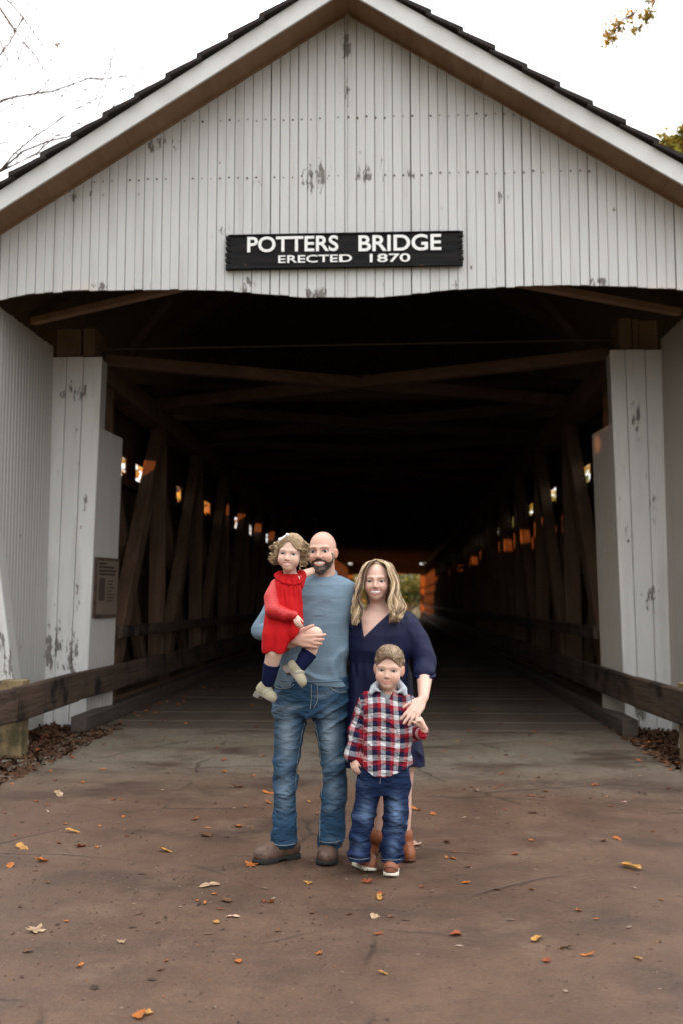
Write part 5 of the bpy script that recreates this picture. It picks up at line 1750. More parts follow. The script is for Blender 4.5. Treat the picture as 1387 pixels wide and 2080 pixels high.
# ================================================================== the boy
def build_boy():
    Y0 = 5.46
    p = lambda x, y, d=0.0: at(x, y, Y0 + d)
    skin = (.64, .415, .325)
    root = empty('person', (float(p(770, 1770)[0]), Y0, 0), 'small boy in a red and navy plaid shirt standing in front', 'person')
    H = Head(p(786, 1398, -.025), .213, yaw=-.10, pitch=.03, roll=.075, child=True, jaw=.305, mouth='soft', ear=1.12, wide=1.02)
    B = Field(); H.build(B)
    B.chain([p(788, 1388, .005), p(789, 1404, .01), p(790, 1415, .012)], [.044, .045, .06], .025)
    B.loft(*rows([(1412, 756, 822, .045, .01), (1425, 746, 830, .065, .005), (1480, 742, 828, .07, 0), (1560, 740, 822, .07, 0), (1600, 742, 816, .065, 0)], Y0), k=.02)
    B.chain([p(745, 1421), p(725, 1476, .01), p(713, 1536, -.02)], [.032, .028, .022], .02)
    elb, wri = p(842, 1489, .03), p(860, 1483, -.10)
    B.chain([p(834, 1428), elb, wri], [.032, .028, .023], .02)
    B.chain([p(748, 1595), p(738, 1660), p(731, 1728)], [.05, .035, .028], .02)
    B.chain([p(803, 1595), p(801, 1660), p(797, 1728)], [.05, .035, .028], .02)
    hand(B, p(713.5, 1541, -.025), p(721, 1566, -.05) - p(713, 1541, -.025), (1, -.5, .1), .098, [(.3, .35, .3), (.35, .4, .3), (.4, .45, .3), (.45, .5, .3)], .03, (.5, .1), back=1)
    hand(B, p(861, 1478, -.11), p(853, 1460, -.13) - p(862, 1479, -.105), (-.4, -1, .2), .108, [(1.45, 1.6, 1.2)] * 4, .0, (.25, .5), back=1)
    def col(P):
        c = np.tile(np.array(skin), (len(P), 1))
        return H.colour(P, c, skin, (.50, .17, .15), (.26, .17, .105), .5, .38)
    solid('body', B, .0034, M['skin'], root, col)
    H.details(root, (.10, .14, .19), False)

    # undershirt in the open neck
    U = Field()
    U.loft(*rows([(1402, 764, 812, .05, .008), (1410, 756, 822, .058, .008), (1440, 752, 826, .074, .0), (1470, 756, 820, .07, 0)], Y0), k=.01)
    U.chain([p(788, 1385, -.01), p(789, 1402, -.004)], [.06, .046], .004, 's')
    solid('undershirt', U, .004, M['grey_cloth'], root, (.30, .33, .34))
    # shirt
    Sh = Field()
    Sh.loft(*rows([(1402, 762, 814, .055, .012), (1410, 748, 826, .068, .01), (1420, 738, 835, .078, .006), (1440, 735, 838, .086, .0), (1480, 733, 836, .09, -.003), (1520, 731, 835, .093, -.003), (1552, 728, 834, .096, 0), (1574, 729, 833, .097, 0)], Y0), k=.015)
    Sh.chain([p(746, 1421), p(733, 1450, .005), p(724, 1478, .01), p(713, 1533, -.02)], [.041, .041, .039, .036], .02)
    Sh.chain([p(832, 1429), p(839, 1460, .01), elb, p(858, 1488, -.085)], [.041, .041, .042, .037], .02)
    Sh.plane(p(713, 1537, -.02), p(713, 1540, -.022) - p(719, 1510, -.01), .003) if False else None
    lo_, hi_ = p(729, 1549), p(764, 1572)

    def hemcut(P):
        t = np.clip((P[:, 0] - p(727, 1500)[0]) / (p(835, 1500)[0] - p(727, 1500)[0]), 0, 1)
        front = np.interp(t, [0, .12, .30, .50, .75, 1], [p(760, y)[2] for y in (1546, 1556, 1570, 1570, 1563, 1551)])
        return P[:, 2] - front
    Sh.custom('s', lambda P: np.where((P[:, 0] > p(722, 1500)[0]), hemcut(P), 1.0).astype(np.float32), (p(722, 1500)[0], 0, 0), (9, 9, p(760, 1540)[2]), .003)
    va, vb, vc = p(766, 1392, -.09), p(786.5, 1431, -.09), p(806, 1392, -.09)

    def vcut(P):
        n1 = np.array([vb[2] - va[2], 0, -(vb[0] - va[0])]); n1 /= -np.linalg.norm(n1)
        n2 = np.array([vc[2] - vb[2], 0, -(vc[0] - vb[0])]); n2 /= -np.linalg.norm(n2)
        d1 = -((P - vb.astype(np.float32)) @ n1.astype(np.float32)); d2 = -((P - vb.astype(np.float32)) @ n2.astype(np.float32))
        return np.maximum(np.maximum(d1, d2), P[:, 1] - (Y0 + .02))
    Sh.custom('s', vcut, (va[0] - .03, Y0 - .3, vb[2] - .03), (vc[0] + .03, Y0 + .1, va[2] + .1), .004)
    Sh.disp(lambda P: .004 * fnoise(P, (34, 26, 40), 71) - .007 * ridge(P + .6 * P[:, [2, 1, 0]], (14, 12, 32), 72) * (1 + sm(-P[:, 0], .20, .24)))

    def pl(P):
        sh1, el1, wr1 = p(746, 1421), p(724, 1478), p(713, 1533)
        sh2, el2 = p(832, 1429), elb
        u = (P[:, 0] - p(784, 1480)[0]) / .074 + .1 + .25 * P[:, 1]
        v = (P[:, 2] - .6) / .074
        u = u + .22 * fnoise(P, 18, 74); v = v + .16 * fnoise(P, 18, 75) + .12 * np.sin(P[:, 0] * 25)
        o = np.stack([u, v, u * 0], 1)
        for a_, b_, c_, far in ((sh1, el1, wr1, True), (sh2, el2, p(858, 1488, -.085), False)):
            d1 = seg_d(P, a_, b_, 0, 0); d2 = seg_d(P, b_, c_, 0, 0)
            ab = (b_ - a_); bc = (c_ - b_)
            t1 = ((P - a_) @ (ab / np.linalg.norm(ab))); t2 = ((P - b_) @ (bc / np.linalg.norm(bc))) + np.linalg.norm(ab)
            t = np.where(d1 < d2, t1, t2)
            cen = np.where((d1 < d2)[:, None], a_ + np.clip(t1, 0, None)[:, None] * ab / np.linalg.norm(ab), b_ + np.clip(t2 - np.linalg.norm(ab), 0, None)[:, None] * bc / np.linalg.norm(bc))
            an = np.arctan2(P[:, 1] - cen[:, 1], P[:, 0] - cen[:, 0] + (P[:, 2] - cen[:, 2]) * .4)
            m_ = (P[:, 0] < p(738, 1480)[0] + np.clip(p(738, 1440)[2] - P[:, 2], -1, 0) * .4) if far else (P[:, 0] > p(836, 1480)[0])
            o[m_, 0] = an[m_] * .038 / .074 + .3; o[m_, 1] = -t[m_] / .074 + .15
        return o
    sh = solid('plaid_shirt', Sh, .004, M['plaid'], root, None, {'pl': pl})
    for x, y in ((787, 1434), (781, 1465), (774, 1500), (768, 1535)):
        c = Sh.march(x, y, back=.001)
        MB().tube([c, c + np.array([0, -.003, 0])], .0052, 10).build('button', M['button'], sh, True)
    Hd = Field()
    Hd.chain([p(752, 1407, -.06), p(758, 1397, -.035), p(766, 1391, .0), p(776, 1387, .06), p(790, 1386, .085), p(804, 1388, .06), p(812, 1393, .0), p(819, 1400, -.035), p(822, 1410, -.055)], [.012, .019, .022, .03, .04, .03, .022, .019, .012], .01)
    Hd.chain([p(759, 1399, -.05), p(770, 1404, -.068)], [.015, .006], .012)
    Hd.chain([p(818, 1401, -.05), p(806, 1407, -.066)], [.015, .006], .012)
    solid('hood', Hd, .004, M['grey_cloth'], root, (.40, .44, .48))

    J = Field()
    J.loft(*rows([(1540, 729, 829, .085, 0), (1570, 726, 831, .088, 0), (1595, 724, 832, .085, .003), (1612, 730, 828, .075, .006)], Y0), k=.02)
    J.chain([p(750, 1592), p(741, 1640), p(735, 1670), p(728, 1705), p(728, 1765)], [.066, .063, .060, .056, .059], .022)
    J.chain([p(804, 1592), p(803, 1640), p(801, 1670), p(797, 1705), p(795, 1765)], [.068, .067, .064, .061, .060], .022)
    J.plane(p(728, 1749), (0, 0, -1), .003)

    def jw(P):
        z = P[:, 2]
        lo = np.exp(-((z - p(760, 1720)[2]) / .07) ** 2); kn = np.exp(-((z - p(760, 1660)[2]) / .05) ** 2)
        return -.010 * ridge(P + .4 * P[:, [2, 1, 0]], (17, 15, 46), 81) * (.2 + lo + .6 * kn) + .003 * fnoise(P, (34, 30, 50), 82)
    J.disp(jw)
    jc = lambda P: denim_col(P, (.009, .021, .070), (.16, .25, .42), [(p(742, 1640), .03, .07, .75), (p(803, 1645), .03, .08, .8), (p(728, 1715), .025, .05, .4), (p(797, 1715), .025, .05, .5)], 85)
    je = solid('jeans', J, .0042, M['denim'], root, jc)
    thread('hem_stitch', J, [(708, 1742), (720, 1745), (735, 1745.5), (749, 1743)], je, .0012)
    thread('hem_stitch', J, [(774, 1745), (785, 1746.5), (800, 1747), (817, 1745)], je, .0012)
    thread('seam', J, [(770, 1560), (771, 1578), (771, 1592)], je, .0014)
    sl_ = shoe(root, ground_at(720, 1758), .62, .178, .076, p(728, 1738, .01), .040, (M['tan'], M['cream']), h=.0034, sole_h=.02, strap=True, heel_block=False, name='shoe', roll=.22)
    shoe_l = shoe.last
    sr = shoe(root, ground_at(798, 1765), -.1, .182, .080, p(796, 1738, .01), .040, (M['tan'], M['cream']), h=.0034, sole_h=.02, strap=True, heel_block=False, name='shoe')

    shoe_r = shoe.last
    for U_, o_, pts in ((shoe_r, sr, ([(777, 1767), (784, 1762), (797, 1762), (807, 1769)], [(779, 1777), (788, 1772), (800, 1773), (807, 1778)])),
                        (shoe_l, sl_, ([(722, 1757), (730, 1760), (737, 1769)], [(731, 1754), (740, 1758), (746, 1768)]))):
        for pp in pts:
            thread('strap_edge', U_, pp, o_, .0019, M['boot'], 10)
    # short fair hair, brushed forward and to one side
    cap = Field()
    cap.ell(H.w((0, .105, .635)), np.array([.352, .425, .405]) * H.s, .01, rot=H.R)
    cap.ell(H.w((-.02, -.02, .86)), np.array([.26, .30, .17]) * H.s, .05, rot=H.R)
    cap.ell(H.w((0, -.47, .34)), np.array([.285, .50, .455]) * H.s, .012, 's', rot=H.R)
    cap.custom('s', lambda P: ((lambda L: np.maximum(L[:, 2] - (.36 + .25 * np.clip(-L[:, 1], -.25, .2) + .0), -(L[:, 1] + .5)) * H.s)(H.loc(P))).astype(np.float32), H.c - .3, H.c + .3, .01)
    for q in (-1, 1):
        cap.ell(H.w((q * .36, .03, .45)), np.array([.06, .10, .13]) * H.s, .01, 's', rot=H.R)
    cap.disp(lambda P: .0022 * fnoise(P, (190, 120, 120), 91) + .0012 * fnoise(P, 330, 92))

    def hc(P):
        c = np.tile(np.array([.155, .098, .060]), (len(P), 1))
        L = H.loc(P)
        n_ = np.clip(fnoise(P + .4 * P[:, [1, 0, 2]], (260, 70, 70), 93) + .25, 0, 1)
        return lerp_col(c, .7 * n_, (.33, .235, .15))
    hair = solid('hair', cap, .0032, M['hair'], root, hc)
    g = np.random.default_rng(17)
    paths, rad, cols = [], [], []
    for i in range(1300):
        th, ph = g.uniform(0, 2 * math.pi), math.acos(g.uniform(.05, 1))
        d = np.array([math.sin(ph) * math.cos(th), math.sin(ph) * math.sin(th), math.cos(ph)])
        if d[1] < -.55 and d[2] < .36: continue
        if d[2] < .25 and abs(d[0]) > .75 and d[1] < .2: continue
        b0 = np.array([0, .105, .635]) + d * np.array([.35, .42, .40])
        flow = np.array([.35, -1.0, 0.25]) if d[2] > .35 else np.array([0, -.35, -1.0])
        flow = flow - d * (flow @ d) * .9
        flow = flow / np.linalg.norm(flow)
        L_ = g.uniform(.12, .22) if d[2] > .5 else g.uniform(.06, .11)
        q = [H.w(b0 + flow * L_ * t + d * .035 * math.sin(t * 2.6) + g.normal(0, .006, 3)) for t in (0, .35, .7, 1)]
        paths.append(smooth_path(q, 7)); rad.append(np.array([.9, 1, 1, .9, .8, .6, .25]) * g.uniform(.0013, .0024))
        cols.append(np.array((.36, .26, .17) if g.random() < .45 else (.19, .125, .078)) * g.uniform(.8, 1.25))
    paths = push_out(cap, paths, H.w((0, .1, .6)), .0012)
    locks('strands', M['hair'], hair, paths, rad, cols, 4, .8)
    return root


# ================================================================== the girl
def build_girl():
    Y0 = 5.47
    p = lambda x, y, d=0.0: at(x, y, Y0 + d)
    skin = (.69, .475, .385)
    root = empty('person', (float(p(575, 1326)[0]), Y0, float(p(575, 1326)[2])), 'toddler girl in a red dress and navy socks carried on the arm of the man', 'person')
    H = Head(p(588, 1159, -.03), .196, yaw=-.12, pitch=.05, roll=.085, child=True, jaw=.30, mouth='child', ear=.95, wide=1.03)
    B = Field(); H.build(B)
    B.chain([p(589, 1150, .0), p(590, 1168, .005), p(590, 1180, .01)], [.036, .036, .045], .02)
    B.loft(*rows([(1172, 570, 610, .04, .01), (1190, 560, 612, .055, .0), (1250, 556, 608, .065, 0), (1300, 552, 606, .07, 0)], Y0), k=.02)
    B.chain([p(560, 1190, -.01), p(557, 1238, -.07), p(598, 1249, -.14)], [.026, .024, .018], .02)
    B.chain([p(606, 1180, .01), p(613, 1168, .06), p(636, 1160, .17)], [.03, .026, .021], .02)
    B.chain([p(564, 1295, .0), p(558, 1325, -.06), p(552, 1350, -.03), p(543, 1392, .0)], [.06, .045, .040, .026], .02)
    B.chain([p(590, 1295, -.02), p(641, 1288, -.03), p(632, 1320, -.03), p(609, 1355, -.05)], [.058, .041, .038, .026], .02)
    hand(B, p(600, 1250, -.145), p(605, 1268, -.17) - p(599, 1250, -.145), (1, -.35, .3), .085, [(.45, .5, .4)] * 4, .03, (.5, .2), back=1)
    def col(P):
        c = np.tile(np.array(skin), (len(P), 1))
        return H.colour(P, c, skin, (.62, .24, .21), (.36, .26, .18), .4, .4)
    solid('body', B, .0032, M['skin'], root, col)
    H.details(root, (.08, .12, .17))

    D = Field()
    D.loft(*rows([(1166, 572, 606, .05, .01), (1176, 560, 611, .06, .005), (1190, 554, 614, .07, .0), (1215, 550, 616, .078, -.005), (1250, 541, 617, .092, -.01), (1285, 533, 619, .105, -.015), (1312, 533, 616, .112, -.015), (1329, 537, 612, .11, -.015)], Y0), k=.015)
    D.chain([p(575, 1292, -.03), p(604, 1285, -.085)], [.085, .062], .03)
    a, b = p(577, 1327, -.1), p(620, 1264, -.1)
    nn = np.array([-(b[2] - a[2]), 0, b[0] - a[0]]); nn = nn if nn[2] < 0 else -nn

    def cut(P):
        d1 = -((P - a.astype(np.float32)) @ (nn / np.linalg.norm(nn)).astype(np.float32))
        return d1
    D.plane(a, nn, .012)
    D.plane(p(555, 1326, -.1), (0, 0, -1), .008)

    def wr(P):
        z = P[:, 2]
        y_ = sm(-z, -p(580, 1198)[2], -p(580, 1230)[2])
        ga = np.exp(-((z - p(590, 1207)[2]) / .03) ** 2)
        an = P[:, 0] - p(578, 1200)[0]
        t = np.clip((p(580, 1198)[2] - z) / .32, 0, 1)
        fold = np.sin((an / (1 + .5 * t)) * 105 + 1.2 * np.sin(z * 9)) * (P[:, 1] < Y0)
        return .0075 * y_ * (.35 + .65 * t) * np.clip(fold, -.7, 1) + .0045 * ga * np.sin(an * 260) + .003 * fnoise(P, (30, 30, 40), 102)
    D.disp(wr)
    dr = solid('dress', D, .004, M['red'], root, (.47, .007, .010))
    # yoke seam ruffle and flat collar
    C = Field()
    ring = [p(589, 1166, .0) + np.array([.072 * math.cos(q) - .003, -.066 * math.sin(q), .016 * math.cos(q + 2.6) - .030 * max(math.sin(q), 0) - .016]) for q in np.linspace(0, 6.2832, 22)]
    C.chain(ring, .009, .004)
    ring2 = [p(589, 1163, .0) + np.array([.050 * math.cos(q) - .002, -.050 * math.sin(q), .012 * math.cos(q + 2.6) - .022 * max(math.sin(q), 0) - .012]) for q in np.linspace(0, 6.2832, 22)]
    C.chain(ring2, .0085, .03)
    C.disp(lambda P: .0025 * np.sin(np.arctan2(P[:, 1] - Y0, P[:, 0] - p(589, 1166)[0]) * 13))
    solid('collar', C, .0036, M['red'], dr, (.47, .007, .010))
    # sheer dotted sleeve gathered at the wrist
    S2 = Field()
    S2.chain([p(561, 1188, -.01), p(553, 1215, -.05), p(556, 1240, -.085), p(578, 1248, -.12), p(595, 1250, -.14)], [.034, .044, .046, .038, .022], .02)
    S2.chain([p(592, 1250, -.137), p(597, 1250, -.142)], [.025, .025], .006)
    S2.disp(lambda P: .0035 * np.clip(fnoise(P + .5 * P[:, [2, 1, 0]], (60, 40, 24), 105), -.4, 1))

    def scol(P):
        c = np.tile(np.array([.47, .012, .016]), (len(P), 1))
        n_ = np.clip(fnoise(P, (30, 30, 14), 107) * 1.2 + .35, 0, 1) * sm(P[:, 2], p(580, 1252)[2], p(580, 1238)[2])
        c = lerp_col(c, .5 * n_, (.60, .07, .06))
        u = np.arctan2(P[:, 1] - Y0 + .07, P[:, 0] - p(555, 1215)[0]) * .05; v = P[:, 2]
        du, dv = (u / .014 + .5 * (np.floor(v / .014) % 2)) % 1 - .5, (v / .014) % 1 - .5
        dot = sm(-(du ** 2 + dv ** 2), -.06, -.02)
        return lerp_col(c, .8 * dot, (.26, .004, .008))
    solid('sleeve', S2, .0026, M['sheer'], dr, scol)
    S3 = Field()
    S3.chain([p(603, 1186, .01), p(612, 1169, .045)], [.044, .032], .02)
    solid('sleeve', S3, .004, M['red'], dr, (.47, .007, .010))
    # socks and little boots
    for kn, an, nm in (((553.5, 1346, -.035), (543, 1394, 0), 0), ((630, 1323, -.03), (608, 1357, -.05), 1)):
        K = Field()
        a_, b_ = p(*kn), p(*an)
        K.chain([a_, a_ + (b_ - a_) * .45, b_], [.045, .042, .032], .01)
        K.plane(a_ + (b_ - a_) * .06, a_ - b_, .004)
        ax = (b_ - a_) / np.linalg.norm(b_ - a_)
        u_ = np.cross(ax, (0, 1, 0)); u_ /= np.linalg.norm(u_); w_ = np.cross(ax, u_)
        ctr = a_ + (b_ - a_) * .10
        K.chain([ctr + .0425 * (u_ * math.cos(q) + w_ * math.sin(q)) for q in np.linspace(0, 6.2832, 15)], .0055, .004)
        K.disp(lambda P: .0016 * fnoise(P, (50, 50, 90), 111))
        solid('sock', K, .0034, M['sock'], root, (.006, .010, .045))
    for heel, toe, ank, Yd in (((521, 1407), (557, 1428), (543, 1390), .0), ((581, 1352), (613, 1397), (606, 1352), -.055)):
        hp, tp, ap = p(*heel, Yd + .015), p(*toe, Yd - .045), p(*ank, Yd)
        # frame: y axis from toe to heel, sole below
        fw = tp - hp; L_ = np.linalg.norm(fw); fw = fw / L_
        up_ = ap - (hp + tp) / 2; up_ = up_ - fw * (up_ @ fw); up_ /= np.linalg.norm(up_)
        sd_ = np.cross(fw, up_)
        hp = hp - up_ * .006
        Wd = .066
        def G(x, y, z): return hp + sd_ * x * Wd + fw * y * L_ + up_ * z
        U = Field()
        Rm = np.stack([sd_, fw, up_], 1)
        t = .012
        U.chain([G(0, .16, t + .03), G(0, .45, t + .026)], [.028, .026], .015)
        U.ell(G(0, .70, t + .014), (.5 * Wd, .32 * L_, .034), .02, rot=Rm)
        U.chain([G(0, .20, t + .02), ap + (ap - G(0, .3, 0)) * .10], [.03, .036], .018)
        U.plane(G(0, 0, t - .001), -up_, .003)
        U.plane(ap + (ap - G(0, .3, 0)) * .02, ap - G(0, .3, 0), .003)

        def ucol(P): return P
        uo = solid('ankle_boot', U, .003, M['suede'], root)
        Gl = Field()
        Gl.ell(G(0, .52, t + .030), (.5 * Wd + .003, .17 * L_, .034), .01, rot=Rm)
        Gl.plane(G(0, .38, 0), -fw + up_ * .45, .003)
        solid('glitter_panel', Gl, .003, M['glitter'], uo)
        So = Field()

        def sf(P, hp=hp, Rm=Rm, L_=L_):
            q = (P - hp.astype(np.float32)) @ Rm.astype(np.float32)
            yy = q[:, 1] / L_
            hw = Wd * np.interp(yy, [-.02, .06, .2, .42, .70, .86, .97, 1.03], [.22, .42, .44, .40, .52, .46, .27, .05])
            d = np.maximum(np.abs(q[:, 0]) - hw, np.maximum((-.02 - yy) * L_, (yy - 1.03) * L_))
            lift = np.interp(yy, [0, .30, .36, 1.03], [-.016, -.016, .004, .006])
            return np.maximum(d, np.maximum(q[:, 2] - t - .002, lift - q[:, 2]))
        a2, b2 = hp - .06, hp + .06
        So.custom('u', sf, np.minimum(hp, tp) - .06, np.maximum(hp, tp) + .06, 0)
        solid('sole', So, .003, M['grey_sole'], uo)
    # hair: parted and pinned across the brow, loose curls at the sides
    cap = Field()
    cap.ell(H.w((0, .11, .63)), np.array([.365, .435, .405]) * H.s, .01, rot=H.R)
    cap.ell(H.w((0, -.47, .345)), np.array([.292, .50, .47]) * H.s, .015, 's', rot=H.R)
    for q in (-1, 1):
        cap.ell(H.w((q * .37, .08, .50)), np.array([.085, .20, .21]) * H.s, .02, rot=H.R)
        cap.ell(H.w((q * .33, .22, .34)), np.array([.10, .20, .18]) * H.s, .02, rot=H.R)
    cap.disp(lambda P: .0035 * fnoise(P, 120, 121) + .003 * fnoise(P, 220, 125))

    def hc(P):
        c = np.tile(np.array([.24, .155, .085]), (len(P), 1))
        n_ = np.clip(fnoise(P + .5 * P[:, [1, 0, 2]], (70, 200, 160), 122) + .2, 0, 1)
        return lerp_col(c, .7 * n_, (.47, .345, .21))
    hair = solid('hair', cap, .0034, M['hair'], root, hc)
    g = np.random.default_rng(23)
    paths, rad, cols = [], [], []
    for i in range(150):
        side = -1 if g.random() < .5 else 1
        an = g.uniform(-.55, 1.5)
        b0 = np.array([side * (.33 + .03 * g.random()) * math.cos(an * .75), .07 + .40 * math.sin(an), g.uniform(.35, .86)])
        n_ = 26
        t = np.linspace(0, 1, n_)
        drop = g.uniform(.16, .42) * (1 if b0[2] > .5 else .7)
        out = np.array([side * math.cos(an * .75), math.sin(an) * .6 - .15, 0]) * g.uniform(.03, .20) * (1 if side < 0 else .75)
        base = b0[None] + t[:, None] * (out[None] + np.array([0, 0, -drop])) + np.sin(t * 3.1)[:, None] * out[None] * .5
        r0 = g.uniform(.028, .06) * np.clip(t * 3, 0, 1)
        fr, ph = g.uniform(11, 19), g.uniform(0, 6.28)
        hel = np.stack([r0 * np.cos(fr * t + ph), r0 * np.sin(fr * t + ph), .3 * r0 * np.sin(fr * t + ph * 2)], 1)
        k_ = g.random()
        cc = np.array((.56, .42, .25) if k_ < .42 else ((.36, .24, .135) if k_ < .75 else (.17, .10, .052)))
        for st in range(5):
            hh = hel * g.uniform(.8, 1.2) + g.normal(0, .007, 3) + g.normal(0, .004, (n_, 3)) * np.clip(t * 2, 0, 1)[:, None]
            paths.append(np.array([H.w(q) for q in base + hh]))
            rad.append(g.uniform(.0007, .0015) * (1 - .5 * t ** 2))
            cols.append(cc * g.uniform(.75, 1.25))
    top0 = len(paths)
    for i in range(420):   # smooth strands swept over the top
        side = -1 if i % 2 else 1
        u = g.uniform(-.30, .45)
        st = np.array([.06 + g.normal(0, .02), u, .0]); st[2] = .63 + .405 * math.sqrt(max(1 - (st[0] / .365) ** 2 - ((u - .11) / .435) ** 2, .02))
        q = []
        for t in np.linspace(0, 1, 6):
            a_ = t * 1.35
            x = .06 + side * math.sin(a_) * .34
            dd = max(1 - (x / .372) ** 2 - ((u - .11) / .45) ** 2, .0)
            z = .63 + .41 * math.sqrt(dd) - (.16 * max(t - .75, 0))
            yy = u + .06 * t
            q.append(H.w((x, yy, max(z, .45)) + g.normal(0, .006, 3)))
        paths.append(smooth_path(q, 14)); rad.append(np.linspace(1, .5, 14) * g.uniform(.0013, .0024))
        cols.append(np.array((.46, .335, .20) if g.random() < .5 else (.28, .185, .105)) * g.uniform(.85, 1.2))
    paths[top0:] = push_out(cap, paths[top0:], H.w((0, .1, .6)), .0010)
    locks('curls', M['hair'], hair, paths, rad, cols, 4, .8)
    bw = Field()
    c = p(577, 1091, -.10); ax = np.array([.85, 0, .52])
    bw.chain([c - ax * .024, c - ax * .006], [.009, .004], .002); bw.chain([c + ax * .006, c + ax * .024], [.004, .009], .002); bw.ball(c, .0055, .002)
    bw.chain([c, c + np.array([-.018, 0, -.014])], [.004, .005], .002)
    solid('hair_bow', bw, .0022, M['bow'], root)
    return root


M['navy_plain'] = NT('navy_cuff').done((.0045, .0075, .042), .65, .3)
M['cognac_sole'] = NT('stacked_heel').done((.10, .035, .016), .6)
build_man()
build_woman()
build_boy()
build_girl()

# ------------------------------------------------------------------ fallen leaves
M['fallen'] = leaf_material('fallen_leaf', None, .15)


def leaf_mesh(kind, seed, col):
    """a curled, dry leaf about 1 unit long with lobed outline and raised midrib"""
    g = np.random.default_rng(seed)
    n = 16
    an = np.linspace(0, 2 * math.pi, n, endpoint=False)
    if kind == 'lobed': r_ = .36 + .14 * np.cos(5 * an) + g.normal(0, .03, n)
    elif kind == 'oval': r_ = .42 * np.abs(np.cos(an)) ** .8 + .20 + g.normal(0, .02, n)
    else: r_ = .38 + g.normal(0, .06, n)
    x, y = r_ * np.cos(an), r_ * np.sin(an) * (.62 if kind == 'oval' else .85)
    cu, cv = g.uniform(.4, 1.3), g.uniform(-.3, .8)
    def z(x, y): return cu * y * y + cv * x * x + g.normal(0, .015, np.shape(x))
    v = np.concatenate([np.stack([x * 0.02, y * 0.02, z(x * 0, y * 0) * .3], 1)[:1], np.stack([x * .55, y * .55, z(x * .55, y * .55)], 1), np.stack([x, y, z(x, y) + .03], 1)])
    v[:, 2] -= v[:, 2].min() - .01
    f = [(0, 1 + i, 1 + (i + 1) % n) for i in range(n)]
    f = np.array([(0, 0, 0)] * 0 + f)
    f2 = []
    for i in range(n):
        j = (i + 1) % n
        f2 += [(1 + i, 1 + n + i, 1 + n + j), (1 + i, 1 + n + j, 1 + j)]
    f = np.concatenate([f, np.array(f2)])
    st = len(v)
    e_ = v[1 + n + n // 2]
    sv = np.array([e_ + (0, .012, 0), e_ + (0, -.012, .0), e_ + (-.28, .0, .02)])
    v = np.concatenate([v, sv]); f = np.concatenate([f, [(st, st + 1, st + 2)]])
    base = np.array(col)
    cc = np.tile(base, (len(v), 1)) * g.uniform(.6, 1.25, (len(v), 1))
    cc[0] *= .7
    return np_mesh('fallen_leaf', v, f, M['fallen'], True, cc)


PALS = {'orange': (.42, .13, .025), 'rust': (.26, .062, .02), 'yellow': (.45, .23, .06), 'tan': (.42, .29, .18), 'brown': (.13, .062, .03), 'pink': (.55, .36, .28)}
LM = {(c_, k_): leaf_mesh(('lobed', 'oval', 'ragged')[k_], 200 + 7 * k_ + i * 31, PALS[c_]) for i, c_ in enumerate(PALS) for k_ in range(3)}
_g = np.random.default_rng(77)


def fallen(x, y, c_, size, label, group=None, z=.003, k_=None):
    o = bpy.data.objects.new('fallen_leaf', LM[(c_, int(_g.integers(0, 3)) if k_ is None else k_)])
    p = ground_at(x, y, z)
    o.location = p
    if p[1] > 11.3: o.location.z += .012
    o.rotation_euler = (_g.normal(0, .18), _g.normal(0, .18), _g.uniform(0, 6.28))
    s_ = size * _g.uniform(.9, 1.1)
    o.scale = (s_, s_, s_ * _g.uniform(.6, 1.3))
    COL.objects.link(o)
    return tag(o, label, 'leaf', group)


